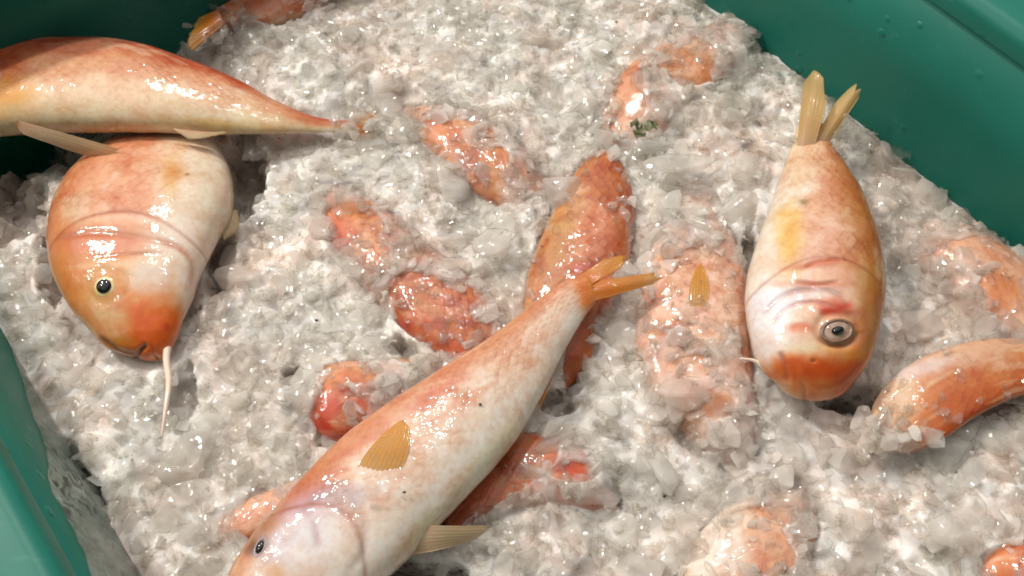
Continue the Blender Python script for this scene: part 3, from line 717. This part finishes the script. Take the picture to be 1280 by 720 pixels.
f13 = Fish('pale mullet head showing at the bottom edge, right of the middle',
    Z([(1010, 610, 985, 618), (1020, 650, 925, 625), (1015, 700, 880, 660), (990, 750, 850, 715), (950, 800, 820, 780), (900, 860, 810, 850)],
      [-0.008, -0.002, 0.0, 0.0], 0.0),
    fat=0.55, back=(0.76, 0.44, 0.30), side=(0.80, 0.58, 0.44), belly=(0.80, 0.74, 0.66), scaly=0.5, gill_h=0, mouth=False,
    blots=[(905, 700, 36, 36, 0, (0.80, 0.76, 0.72), .8), (950, 700, 20, 10, 60, (0.70, 0.30, 0.16), .5), (955, 640, 36, 14, 20, (0.76, 0.40, 0.22), .6)],
    windows=[(908, 692, 34, 36), (950, 645, 34, 9), (950, 695, 26, 24)], cover=0.3, crest=0.004)
f14 = Fish('orange mullet just entering at the bottom right corner',
    Z([(1210, 740, 1215, 720), (1250, 740, 1235, 690), (1300, 770, 1280, 675), (1350, 770, 1350, 680), (1400, 740, 1400, 700)], [-0.006, 0.0, 0.0], 0.0),
    fat=0.6, back=(0.72, 0.26, 0.08), side=(0.74, 0.3, 0.1), belly=(0.76, 0.36, 0.18), scaly=0.6, gill_h=0, mouth=False,
    windows=[(1280, 712, 45, 28)], cover=0.1)
f15 = Fish('reddish mullet at the top edge with its orange tail fin pointing left',
    Z([(470, -60, 470, -30), (430, -70, 440, -10), (390, -50, 400, 12), (350, -35, 355, 28), (320, -15, 325, 36), (295, 0, 298, 34), (272, 12, 276, 32)],
      [0.002, 0.004, 0.006, 0.006], 0.0),
    fat=0.6, back=(0.72, 0.30, 0.16), side=(0.76, 0.42, 0.28), belly=(0.76, 0.50, 0.36), scaly=0.7, gill_h=0, mouth=False,
    blots=[(340, 6, 50, 12, 0, (0.72, 0.28, 0.14), .6)], windows=[(325, 8, 60, 14), (270, 25, 30, 20)], cover=0.10, crest=0.006)
fin(f15.root, [(272, 12, .010), (277, 22, .011), (278, 32, .009)], [(248, 22, .010), (232, 50, .011), (236, 66, .009)], M_FIN_O, 'tail_fin', rays=8, seed=41, ragged=.15)
f16 = Fish('pale pink mullet under ice near the top, right of the middle, beside the green scrap',
    Z([(760, 190, 750, 180), (800, 190, 752, 140), (850, 150, 785, 85), (895, 110, 845, 50), (920, 80, 895, 30), (935, 50, 920, 20)],
      [-0.010, -0.006, -0.004, -0.006], 0.0),
    fat=0.5, back=(0.78, 0.48, 0.34), side=(0.80, 0.58, 0.46), belly=(0.78, 0.5, 0.36), scaly=0.7, gill_h=0, mouth=False,
    blots=[(785, 120, 22, 26, 0, (0.74, 0.42, 0.26), .7), (880, 85, 18, 14, 0, (0.76, 0.42, 0.22), .6)],
    windows=[(787, 110, 14, 26), (862, 82, 26, 20), (775, 160, 10, 12), (885, 95, 16, 10)], cover=0.2)
f17 = Fish('pinkish mullet tail stub under slush left of the front mullet head',
    Z([(430, 620, 415, 585), (385, 640, 370, 600), (350, 656, 338, 615), (315, 672, 305, 626), (280, 688, 270, 645), (245, 695, 240, 668), (215, 700, 214, 690)], [0.0, 0.0, -0.003, -0.006], 0.0),
    fat=0.6, back=(0.76, 0.44, 0.3), side=(0.80, 0.54, 0.42), belly=(0.78, 0.5, 0.36), scaly=0.5, gill_h=0, mouth=False,
    windows=[(300, 650, 40, 17)], cover=0.3)

# ------------------------------------------------------------------ crate
UA = Vector((-0.619, 0.786, 0)).normalized()      # along the crate, away from the viewer
VA = Vector((UA.y, -UA.x, 0))                     # across, towards the right wall
RW = (P(1148, 212, -0.006).dot(VA)+P(900, 0, -0.006).dot(VA)+P(1290, 335, -0.006).dot(VA))/3
LW = P(106, 600, 0.002).dot(VA)
FW = P(90, 120, -0.01).dot(UA)
NW = -0.36
RIM = 0.076; FLOOR = -0.13
def crate():
    root = empty('fish_crate', UA*(FW+NW)/2+VA*(RW+LW)/2+Vector((0, 0, FLOOR-0.004)))
    tag(root, 'green plastic fish crate with a rounded rim, heaped with ice and fish', 'crate')
    T = 0.004
    def W_(u, v, z): return UA*u+VA*v+Vector((0, 0, z))
    def loopring(prof, name):
        """sweep a profile (outward offset, z) round the rectangle with rounded corners"""
        vs, fs = [], []; ring = []
        rad = 0.03; K = 10
        cs = [(FW, RW, 1, 1), (FW, LW, 1, -1), (NW, LW, -1, -1), (NW, RW, -1, 1)]
        path = []
        for (u, v, su, sv) in cs:
            cu, cv = u-su*rad, v-sv*rad
            for k in range(K+1):
                a = k/K*math.pi/2
                if su*sv > 0: du, dv = math.sin(a)*su, math.cos(a)*sv
                else: du, dv = math.cos(a)*su, math.sin(a)*sv
                path.append((cu, cv, du, dv))
        n = len(path)
        for (cu, cv, du, dv) in path:
            for (off, z) in prof:
                vs.append(W_(cu+du*(rad+off), cv+dv*(rad+off), z))
        m = len(prof)
        for i in range(n):
            j = (i+1) % n
            for k in range(m-1):
                fs.append((i*m+k, j*m+k, j*m+k+1, i*m+k+1))
        return vs, fs, path
    def order(path): return path
    draft = 0.10
    def wo(z): return draft*(z-0.0)*1.0
    prof = [(wo(FLOOR), FLOOR), (wo(-.09), -.09), (wo(-.04), -.04), (wo(0), 0), (wo(.025), .025), (wo(RIM-.006), RIM-.006)]
    prof_out = [(o+T, z) for o, z in prof[::-1]]
    vs, fs, path = loopring(prof+prof_out, 'wall')
    # outer ring order must run once round: sort corners so the path is a simple loop
    mesh_obj('wall', vs, fs, M_CRATE, root)
    w0 = wo(RIM)
    rp = [(w0-.0035, RIM-.0085), (w0-.0030, RIM-.003), (w0-.0015, RIM), (w0+.003, RIM+.002), (w0+.008, RIM+.001), (w0+.013, RIM+.002), (w0+.0155, RIM+.001), (w0+.0170, RIM-.003), (w0+.0175, RIM-.016), (w0+.0155, RIM-.016), (w0+.0145, RIM-.006), (w0+.006, RIM-.0075), (w0-.0035, RIM-.0085)]
    vs, fs, _ = loopring(rp, 'rim')
    mesh_obj('rim', vs, fs, M_CRATE, root)
    bx = [W_(FW+.0, RW, FLOOR-.004), W_(FW, LW, FLOOR-.004), W_(NW, LW, FLOOR-.004), W_(NW, RW, FLOOR-.004)]
    top = [b+Vector((0, 0, .005)) for b in bx]
    mesh_obj('base', bx+top, [(0, 1, 2, 3), (4, 7, 6, 5), (0, 4, 5, 1), (1, 5, 6, 2), (2, 6, 7, 3), (3, 7, 4, 0)], M_CRATE, root, smooth=False)
crate()
fl = mesh_obj('floor', [(-3, -3, FLOOR-.006), (3, -3, FLOOR-.006), (3, 3, FLOOR-.006), (-3, 3, FLOOR-.006)], [(0, 1, 2, 3)], M_FLOOR, smooth=False)
tag(fl, kind='structure')

# ------------------------------------------------------------------ ice
def vnoise(x, y, f, seed=0.0, oct=3):
    out = np.empty(x.shape)
    xf, yf = x.ravel(), y.ravel()
    o = np.empty(xf.shape)
    for i in range(len(xf)):
        o[i] = noise.fractal(Vector((xf[i]*f, yf[i]*f, seed)), 1.0, 2.0, oct)
    return o.reshape(x.shape)

def ice_level(x, y):
    """large shape of the heap: a little higher to the left, sagging at the far corner"""
    v = x*VA.x+y*VA.y; u = x*UA.x+y*UA.y
    z = -0.004*np.clip((v-LW)/(RW-LW), 0, 1)
    z = z+0.010*np.exp(-((v-LW)/0.05)**2)*np.clip((0.10-u)/0.1, 0, 1)
    z = z-0.020*np.clip((u-(FW-0.055))/0.055, 0, 1)*np.clip(1-(v-(LW+0.10))/0.06, 0, 1)
    return z

def fish_query(x, y):
    """height of the top of the fish over each point, which fish it is (-1: none), low limit for ice close to it"""
    n = len(x)
    top = np.full(n, -1.0); who = np.full(n, -1); qq = np.full(n, 9.0)
    for fi, f in enumerate(FISHES):
        c = f.C[::3]; r = f.r[::3]; w = f.w[::3]
        R = r.max()*1.2
        box = (x > c[:, 0].min()-R) & (x < c[:, 0].max()+R) & (y > c[:, 1].min()-R) & (y < c[:, 1].max()+R)
        ids = np.nonzero(box)[0]
        if len(ids) == 0: continue
        xx, yy = x[ids], y[ids]
        t1 = np.full(len(ids), -1.0); q1 = np.full(len(ids), 9.0)
        for k in range(len(c)):
            q = ((xx-c[k, 0])**2+(yy-c[k, 1])**2)/(r[k]**2)
            zt = np.where(q < 1, c[k, 2]+w[k]*np.sqrt(np.clip(1-q, 0, 1)), -1.0)
            t1 = np.maximum(t1, zt); q1 = np.minimum(q1, q)
        upd = (t1 > top[ids]) & (t1 > -0.9)
        top[ids[upd]] = t1[upd]; who[ids[upd]] = fi
        qq[ids] = np.minimum(qq[ids], q1)
    return top, who, qq

GAPS = [(600, 608, 40, 26, -50, .022), (565, 645, 34, 20, -30, .020), (480, 722, 90, 24, 0, .022), (302, 205, 26, 50, 5, .016), (270, 330, 16, 46, 10, .010), (1072, 496, 34, 16, 0, .020),
        (60, 192, 90, 18, 0, .022), (88, 590, 18, 60, -32, .016), (10, 250, 40, 40, 0, .012), (415, 536, 24, 12, -30, .012), (505, 432, 22, 12, 20, .014), (1010, 665, 16, 14, 0, .010), (720, 465, 12, 26, 10, .010),
        (225, 490, 14, 40, 10, .008), (700, 500, 26, 14, 0, .008), (60, 325, 16, 50, 0, .008), (365, 465, 14, 12, 0, .009), (940, 335, 8, 70, 0, .008), (320, 640, 20, 30, 40, .008)]

step = 0.0009
U0, V0 = -0.27, LW+.0006
us = np.arange(U0, FW-.0006, step); vs_ = np.arange(V0, RW-.0004, step)
U, Vv = np.meshgrid(us, vs_, indexing='ij')
X = U*UA.x+Vv*VA.x; Y = U*UA.y+Vv*VA.y
nu, nv = X.shape
g = np.random.default_rng(5)
LV = ice_level(X, Y)
H = LV-0.004+vnoise(X, Y, 45, 1.0, 2)*0.0030
CL = np.full(H.shape, 0.55)
def stamp(n, smin, smax, sink, pw=2.0):
    for _ in range(n):
        s = smin+(smax-smin)*g.random()**pw
        ci, cj = g.integers(0, nu), g.integers(0, nv)
        z0 = H[ci, cj]-s*sink*g.uniform(0.6, 1.2)
        m = int(1.15*s/step)+1
        i0, i1, j0, j1 = max(ci-m, 0), min(ci+m+1, nu), max(cj-m, 0), min(cj+m+1, nv)
        du = (np.arange(i0, i1)-ci)[:, None]*step/s; dv = (np.arange(j0, j1)-cj)[None]*step/s
        a0 = g.uniform(0, 6.28); K = g.integers(4, 7)
        t = g.uniform(.25, .42)+g.normal(0, .22)*du+g.normal(0, .22)*dv
        for k in range(K):
            a = a0+k*6.283/K+g.normal(0, .25); sl = g.uniform(0.7, 1.9)
            t = np.minimum(t, sl*(g.uniform(.55, .95)-(du*math.cos(a)+dv*math.sin(a))))
        h = z0+s*t
        cur = H[i0:i1, j0:j1]; up = h > cur
        cur[up] = h[up]; c = CL[i0:i1, j0:j1]; c[up] = np.clip(g.normal(0.62, 0.24), 0.08, 1.0)
stamp(700, 0.010, 0.024, 0.30)
H -= (H-LV)*0.35
stamp(1900, 0.0050, 0.0115, 0.27, 1.5)
stamp(1500, 0.0025, 0.0050, 0.18)
def blur(A):
    B = np.pad(A, 1, mode='edge')
    B = (B[:-2]+2*B[1:-1]+B[2:])/4
    return (B[:, :-2]+2*B[:, 1:-1]+B[:, 2:])/4
H = 0.5*H+0.5*blur(H); CL = blur(CL)
H = LV+(H-LV)*0.80-np.median(H-LV)*0.6
H = H-np.clip(vnoise(X, Y, 26, 9.0, 2)-0.25, 0, 1)*0.010
PX, PY = PR(X, Y, H)
wz = vnoise(X, Y, 70, 20.0, 3)
GQ = np.zeros(H.shape)
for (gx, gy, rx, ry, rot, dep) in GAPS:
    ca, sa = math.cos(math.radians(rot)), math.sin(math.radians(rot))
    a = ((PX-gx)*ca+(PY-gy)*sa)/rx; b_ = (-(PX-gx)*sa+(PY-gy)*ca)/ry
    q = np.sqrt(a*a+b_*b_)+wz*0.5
    gq = np.clip((1.25-q)/0.6, 0, 1); H -= dep*1.2*gq; CL = CL*(1-0.8*gq); GQ = np.maximum(GQ, gq)  # clearer ice in the hollows lets the dark slush stand in for shade
H -= 0.0022
top, who, qq = [a.reshape(H.shape) for a in fish_query(X.ravel(), Y.ravel())]
ALPHA = (0.45+0.55*CL)*(1-0.6*GQ)
relief = H-LV
WD = np.full(H.shape, 9.0)
for fi, f in enumerate(FISHES):
    on = (who == fi)
    if not on.any(): continue
    if f.windows is None:
        H[on] = np.where(top[on] > LV[on]-0.0005, np.minimum(H[on], top[on]-0.0025), H[on])
        continue
    w = np.full(H.shape, 9.0)
    tx, ty = PR(X, Y, np.where(on, top, 0))
    for (wx, wy, rx, ry) in f.windows:
        w = np.minimum(w, np.sqrt(((tx-wx)/rx)**2+((ty-wy)/ry)**2))
    w = w+wz*0.55-0.05
    WD[on] = w[on]
    cover = np.clip((w-1.0)/0.45, 0, 1)                    # 0 bare skin, 1 well covered
    bare = (1-cover)*np.clip((top-(LV-0.006))/0.004, 0, 1)
    over = np.maximum(H, top+0.0022+relief*0.4)
    H[on] = (over*(1-bare)+np.minimum(H, top-0.0016)*bare)[on]
    th = np.clip(H-top, 0, 1)
    al = (0.25+0.75*(1-np.exp(-th/0.0045)))*(0.55+0.45*CL)
    ALPHA[on] = np.minimum(ALPHA, al)[on]
def sheet(name, Z, mat, drop, attr=None):
    idx = np.arange(nu*nv).reshape(nu, nv)
    F = np.stack([idx[:-1, :-1], idx[1:, :-1], idx[1:, 1:], idx[:-1, 1:]], -1).reshape(-1, 4)
    b = [idx[0, :], idx[:, -1], idx[-1, ::-1], idx[::-1, 0]]
    loop = np.concatenate([q[:-1] for q in b]); L = len(loop); n0 = nu*nv
    V = np.stack([X, Y, Z], -1).reshape(-1, 3); low = V[loop].copy(); low[:, 2] = drop
    V = np.vstack([V, low]); a = np.arange(L); c = (a+1) % L
    F = np.vstack([F, np.stack([loop[a], n0+a, n0+c, loop[c]], -1)])
    if F.shape[0] and True:
        n = np.cross(V[F[0, 1]]-V[F[0, 0]], V[F[0, 2]]-V[F[0, 0]])
        if n[2] < 0: F = F[:, ::-1]
    me = bpy.data.meshes.new(name)
    me.vertices.add(len(V)); me.vertices.foreach_set('co', V.ravel().astype(np.float32))
    me.loops.add(F.size); me.loops.foreach_set('vertex_index', F.ravel().astype(np.int32))
    me.polygons.add(len(F)); me.polygons.foreach_set('loop_start', np.arange(0, F.size, 4, dtype=np.int32))
    me.polygons.foreach_set('use_smooth', np.ones(len(F), bool)); me.update(calc_edges=True)
    if attr is not None:
        at = me.attributes.new('cloud', 'FLOAT', 'POINT')
        at.data.foreach_set('value', np.concatenate([attr.ravel(), np.ones(L)]).astype(np.float32))
    me.materials.append(mat); o = bpy.data.objects.new(name, me); COL.objects.link(o)
    return o
Hs = H.copy()
for _ in range(6): Hs = blur(Hs)
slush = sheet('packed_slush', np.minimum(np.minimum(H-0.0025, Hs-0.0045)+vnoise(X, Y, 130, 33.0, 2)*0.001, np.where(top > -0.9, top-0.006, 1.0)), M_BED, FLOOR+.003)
tag(slush, 'packed slush under the crushed ice, coloured dark brown to shade the gaps', 'slush', kind='stuff')
heap = sheet('crushed_ice', H, M_ICE, -0.03, ALPHA)
tag(heap, 'wet grey-white crushed ice heaped round and over the fish', 'ice', kind='stuff')

def ico(sub):
    import bmesh
    bm = bmesh.new(); bmesh.ops.create_icosphere(bm, subdivisions=sub, radius=1.0)
    v = np.array([q.co[:] for q in bm.verts]); f = np.array([[w.index for w in g.verts] for g in bm.faces])
    bm.free(); return v, f
def lump(sub, seed, cuts=11, soft=0.12):
    g = np.random.default_rng(seed)
    v, f = ico(sub); v = v.copy()
    for _ in range(cuts):
        n = g.normal(size=3); n /= np.linalg.norm(n); d = g.uniform(0.32, 0.75)
        ex = np.clip(v@n-d, 0, None)
        v = v-(ex*(1-soft))[:, None]*n
    v = v*np.array([1.0, g.uniform(0.5, 0.9), g.uniform(0.3, 0.65)])
    return v, f
def shard(seed):
    """angular splinter: convex hull of a few random points, broken edges left sharp"""
    import bmesh
    g = np.random.default_rng(seed)
    p = g.normal(size=(g.integers(9, 15), 3)); p /= np.linalg.norm(p, axis=1)[:, None]**0.85
    p = p*np.array([1.0, g.uniform(0.45, 0.95), g.uniform(0.22, 0.6)])
    bm = bmesh.new()
    for q in p: bm.verts.new(q)
    r = bmesh.ops.convex_hull(bm, input=bm.verts)
    bmesh.ops.delete(bm, geom=[e for e in set(r['geom_unused']+r['geom_interior']) if isinstance(e, bmesh.types.BMVert)], context='VERTS')
    bmesh.ops.bevel(bm, geom=list(bm.edges), offset=0.05, segments=1, affect='EDGES')
    bmesh.ops.triangulate(bm, faces=list(bm.faces)); bmesh.ops.recalc_face_normals(bm, faces=list(bm.faces))
    bm.verts.index_update()
    v = np.array([q.co[:] for q in bm.verts]); f = np.array([[w.index for w in h.verts] for h in bm.faces])
    bm.free(); v /= np.abs(v).max(); return v, f
LIB = {1: [lump(1, 100+k, cuts=6) for k in range(14)], 2: [shard(900+k) for k in range(14)], 3: [shard(1300+k) for k in range(14)]}

def rotmats(n, g, tilt=0.55):
    """random heading, tilted off level by a random angle"""
    a = g.uniform(0, 6.283, n); t = g.normal(0, tilt, n); h = g.uniform(0, 6.283, n)
    def rz(a): z = np.zeros_like(a); o = z+1; return np.stack([np.stack([np.cos(a), -np.sin(a), z], -1), np.stack([np.sin(a), np.cos(a), z], -1), np.stack([z, z, o], -1)], 1)
    def rx(a): z = np.zeros_like(a); o = z+1; return np.stack([np.stack([o, z, z], -1), np.stack([z, np.cos(a), -np.sin(a)], -1), np.stack([z, np.sin(a), np.cos(a)], -1)], 1)
    return rz(h)@rx(t)@rz(a)

def Hat(x, y):
    u = x*UA.x+y*UA.y; v = x*VA.x+y*VA.y
    i = np.clip(((u-U0)/step).astype(int), 0, nu-1); j = np.clip(((v-V0)/step).astype(int), 0, nv-1)
    return H[i, j], top[i, j], who[i, j]
def scatter(count, smin, smax, sub, g, lift=(-0.2, 0.5)):
    u = g.uniform(-0.24, FW-.001, count); v = g.uniform(LW+.001, RW-.001, count)
    x = u*UA.x+v*VA.x; y = u*UA.y+v*VA.y
    h, tp, wh = Hat(x, y)
    px, py = PR(x, y, h)
    s = smin+(smax-smin)*g.random(len(x))**2.0
    v = np.clip(v, LW+0.75*s, RW-0.75*s); u = np.minimum(u, FW-0.75*s)
    x = u*UA.x+v*VA.x; y = u*UA.y+v*VA.y; h, tp, wh = Hat(x, y); px, py = PR(x, y, h)
    keep = (px > -260) & (px < 1540) & (py > -260) & (py < 900)
    full = np.array([q >= 0 and FISHES[q].windows is None for q in wh])
    for (cx_, cy_, cr_2) in ((456, 158, 34), (1056, 176, 24), (1000, 182, 14)):
        full &= ~(np.hypot(px-cx_, py-cy_) < cr_2)
    gq = GQ[np.clip(((u-U0)/step).astype(int), 0, nu-1), np.clip(((v-V0)/step).astype(int), 0, nv-1)]
    keep &= ~((gq > 0.5) & (g.random(len(x)) > 0.10))
    keep &= ~(full & (tp > h+0.0002))
    buried = (wh >= 0) & ~full; h = np.where(buried, np.maximum(h, tp), h)
    wd = WD[np.clip(((u-U0)/step).astype(int), 0, nu-1), np.clip(((v-V0)/step).astype(int), 0, nv-1)]
    cv = np.array([FISHES[q].cover if q >= 0 else 0 for q in wh])
    pr = np.clip(cv*0.8+(1-cv)*np.clip((wd-0.40)/0.5, 0, 1), 0, 1)
    keep &= ~(buried & (g.random(len(x)) > pr))
    h = np.where(buried, np.maximum(h, tp), h)
    s = np.where(buried & (wd < 0.85), np.minimum(s, 0.0032), s)
    for f in FISHES:
        if f.windows is not None: continue
        cc = f.C[::4]; rr = f.r[::4]
        for k in range(len(cc)):
            d = np.sqrt((x-cc[k, 0])**2+(y-cc[k, 1])**2)-rr[k]*0.96
            s = np.where((d > 0) & (d*1.4 < s), np.maximum(d*1.4, 0.0010), s)
    z = h+s*g.uniform(lift[0], lift[1], len(s))
    return x[keep], y[keep], z[keep], s[keep], np.where(buried & (wd < 0.9), 0.3, 1.0)[keep]

def build_lumps(name, sets, g, label, cat):
    VV, FF, CL = [], [], []; n0 = 0
    for (x, y, z, s, kc, sub) in sets:
        R = rotmats(len(x), g); kk = g.integers(0, 14, len(x))
        cl = np.clip(g.normal(0.34, 0.28, len(x)), 0.0, 1.0)*kc
        for k in range(14):
            sel = np.nonzero(kk == k)[0]
            if len(sel) == 0: continue
            bv, bf = LIB[sub][k]
            pts = np.einsum('nij,vj->nvi', R[sel], bv)*s[sel][:, None, None]
            pts += np.stack([x[sel], y[sel], z[sel]], -1)[:, None]
            VV.append(pts.reshape(-1, 3))
            FF.append((bf[None]+(np.arange(len(sel))*len(bv))[:, None, None]+n0).reshape(-1, 3))
            CL.append(np.repeat(cl[sel], len(bv)))
            n0 += len(sel)*len(bv)
    V = np.vstack(VV); F = np.vstack(FF); Cc = np.concatenate(CL)
    # keep inside the crate walls
    v = V[:, 0]*VA.x+V[:, 1]*VA.y; u = V[:, 0]*UA.x+V[:, 1]*UA.y
    v2 = np.clip(v, LW+.0006, RW-.0006); u2 = np.minimum(u, FW-.0006)
    V[:, 0] += (v2-v)*VA.x+(u2-u)*UA.x; V[:, 1] += (v2-v)*VA.y+(u2-u)*UA.y
    me = bpy.data.meshes.new(name)
    me.vertices.add(len(V)); me.vertices.foreach_set('co', V.ravel().astype(np.float32))
    me.loops.add(len(F)*3); me.loops.foreach_set('vertex_index', F.ravel().astype(np.int32))
    me.polygons.add(len(F)); me.polygons.foreach_set('loop_start', np.arange(0, len(F)*3, 3, dtype=np.int32))
    me.polygons.foreach_set('use_smooth', np.zeros(len(F), bool))
    me.update(calc_edges=True)
    at = me.attributes.new('cloud', 'FLOAT', 'POINT'); at.data.foreach_set('value', Cc.astype(np.float32))
    me.materials.append(M_BIT)
    o = bpy.data.objects.new(name, me); COL.objects.link(o)
    tag(o, label, cat, kind='stuff')
    return o
g = np.random.default_rng(5)
sets = []
sets.append((*scatter(3200, 0.0060, 0.0140, 3, g, (-0.50, -0.10)), 3))
sets.append((*scatter(6300, 0.0032, 0.0075, 2, g, (-0.35, 0.25)), 2))
sets.append((*scatter(5500, 0.0012, 0.0032, 3, g, (-0.2, 0.9)), 3))
for (cx_, cy_, rr_, nn_, zz_) in ((452, 158, 24, 34, .0035), (1052, 174, 18, 16, .016), (992, 176, 12, 8, .014), (1090, 545, 24, 30, .006), (270, 40, 26, 22, .008)):
    q_ = [P(cx_+g.normal()*rr_*.6, cy_+g.normal()*rr_*.45, zz_+g.uniform(-.002, .002)) for _ in range(nn_)]
    sets.append((np.array([p.x for p in q_]), np.array([p.y for p in q_]), np.array([p.z for p in q_]), g.uniform(.0022, .0052, nn_), np.full(nn_, 0.8), 2))
build_lumps('ice_shards', sets, g, 'clear angular shards of broken ice lying over the packed ice', 'ice')

def ice_film():  # thin translucent ice sheet greying the left inner wall
    n, m = 260, 14; vs, fs, cl = [], [], []
    for side in (0, 1):
        for i in range(n):
            u = -0.26+0.36*i/(n-1)
            hh = (0.054+0.014*noise.fractal(Vector((u*30, 5, 0)), 1.0, 2.0, 3))*min(1.0, (n-1-i)/90)
            for j in range(m):
                z = -0.004+(hh+0.004)*j/(m-1)
                t = 0.0004+side*(0.0012+0.0010*noise.noise(Vector((u*120, z*120, 3))))*(1-0.8*j/(m-1))
                v = LW-0.10*z+t
                vs.append(UA*u+VA*v+Vector((0, 0, z))); cl.append(0.55-0.35*j/(m-1)+0.35*noise.noise(Vector((u*60, z*60, 9))))
    for side in (0, 1):
        for i in range(n-1):
            for j in range(m-1):
                a = side*n*m+i*m+j; q = (a, a+m, a+m+1, a+1)
                fs.append(q if side else q[::-1])
    o = mesh_obj('wall_film', vs, fs, M_BIT); 
    at = o.data.attributes.new('cloud', 'FLOAT', 'POINT'); at.data.foreach_set('value', np.clip(cl, 0, 1))
    tag(o, 'greyish ice film over the inner face of the left crate wall', 'ice_film', kind='stuff')
ice_film()

# ------------------------------------------------------------------ single lumps one can pick out
def chunk(px, py, z, size, seed, label, cloud=0.3, stretch=(1, 1, 1), rot=0.0, sub=4):
    ang = seed not in (3, 4, 12, 13)
    v, f = shard(40+seed) if ang else lump(sub, seed, cuts=14, soft=0.03)
    v = v*np.array(stretch)*size
    c, s_ = math.cos(rot), math.sin(rot)
    v = np.stack([v[:, 0]*c-v[:, 1]*s_, v[:, 0]*s_+v[:, 1]*c, v[:, 2]], -1)
    p = P(px, py, z)
    me = bpy.data.meshes.new('ice_chunk'); me.from_pydata(v.tolist(), [], f.tolist())
    me.polygons.foreach_set('use_smooth', [not ang]*len(me.polygons))
    at = me.attributes.new('cloud', 'FLOAT', 'POINT'); at.data.foreach_set('value', np.full(len(v), cloud))
    me.materials.append(M_BIT)
    o = bpy.data.objects.new('ice_chunk', me); COL.objects.link(o); o.location = p
    tag(o, label, 'ice chunk', 'ice lumps that stand out of the crushed ice')
    return o
CH = [(1122, 190, .002, .0065, 1, 'clear ice chunk against the green wall, right of the raised tail', .02, (1, 1, 1), .3),
      (960, 82, .000, .0062, 2, 'clear round ice chunk at the wall, up and left of the raised tail', .05, (1.2, .9, 1), 2.2),
      (236, 560, .006, .0165, 3, 'big cloudy smooth ice lump below the white barbel tip', .55, (1, .9, .8), 1.0),
      (225, 625, .006, .0120, 4, 'smooth whitish ice lump at lower left, nearest the front mullet head', .5, (1.1, .8, .8), .4),
      (690, 535, .004, .0060, 5, 'milky angular ice cube beside the belly edge of the front mullet', .6, (1, 1, 1), .9),
      (320, 575, .004, .0085, 6, 'clear crumbly ice lump left of the front mullet back', .12, (.7, 1.2, 1), 0.2),
      (315, 182, .002, .0080, 7, 'clear ice lump just under the tail stalk of the top left mullet', .10, (.9, 1.1, 1), 0.5),
      (1060, 170, .008, .0075, 8, 'cloudy ice lump resting against the tail stalk of the right mullet', .45, (1.4, .7, .9), -.3),
      (990, 525, .003, .0090, 9, 'clear rounded ice lump below the snout of the right mullet', .2, (1.1, .9, .8), .6),
      (475, 530, .000, .0050, 10, 'small clear ice lump tucked against the back of the front mullet', .15, (1.2, .8, 1), .6),
      (1200, 660, .006, .0110, 11, 'large greyish ice lump near the bottom right corner', .4, (1.2, .9, .8), .1),
      (620, 300, .004, .0130, 12, 'broad pale ice lump left of the orange mullet in the middle', .5, (1, 1.2, .6), .5),
      (850, 205, .004, .0150, 13, 'broad pale ice lump between the middle and right mullets', .5, (1.3, .9, .6), .2),
      (1010, 120, .000, .0060, 14, 'grey flat ice sliver left behind the raised tail fin', .25, (1.3, .8, .6), 2.0)]
for c in CH: chunk(*c)

# ------------------------------------------------------------------ weed scrap and grit
def weed():
    root = empty('weed_scrap', P(802, 162, .010)); tag(root, 'small dark green scrap of weed on the ice near the top', 'weed')
    for k, (a, l, w) in enumerate([(0.2, .0075, .0030), (2.6, .0060, .0024), (4.3, .0062, .0026)]):
        vs, fs = [], []; n = 10
        for i in range(n+1):
            t = i/n; ww = w*math.sin(math.pi*min(1, t*0.93+0.05))*(1+0.3*math.sin(9*t+k))
            for s_ in (-1, 0, 1):
                x = l*t; y = ww*s_; z = 0.002*math.sin(3*t)+0.0006*abs(s_)+0.0008*math.sin(14*t+s_)
                for dz in (0, -.0003):
                    p = Vector((x*math.cos(a)-y*math.sin(a), x*math.sin(a)+y*math.cos(a), z+dz))+root.location
                    vs.append(p)
        for i in range(n):
            for s_ in range(2):
                a0 = i*6+s_*2
                fs.append((a0, a0+2, a0+8, a0+6)); fs.append((a0+1, a0+7, a0+9, a0+3))
        mesh_obj('leaf', vs, fs, M_WEED, root)
weed()
def grit():
    V, F = [], []; bv, bf = LIB[1][2]
    spots = [(358, 367), (608, 330), (563, 80), (730, 130), (840, 184), (770, 27), (475, 125), (505, 615), (1128, 441), (677, 308), (600, 505), (385, 230), (920, 560),
             (570, 440), (1013, 300), (660, 215), (395, 400), (165, 575), (1195, 590), (830, 620), (1050, 560), (700, 90), (300, 430)]
    n0 = 0
    for i, (a, b_) in enumerate(spots):
        s = random.uniform(.0005, .0011) if i > 2 else .0014
        x, y, z = P(a, b_, .002); t, c, l = Hat(np.array([x]), np.array([y]))
        z = max(t[0], c[0])+.0008; x, y, z = P(a, b_, z)
        V.append(bv*s+np.array([x, y, z])); F.append(bf+n0); n0 += len(bv)
    o = mesh_obj('grit', np.vstack(V), np.vstack(F), M_GRIT); tag(o, 'tiny dark specks of grit sprinkled on the ice', 'grit', kind='stuff')
grit()
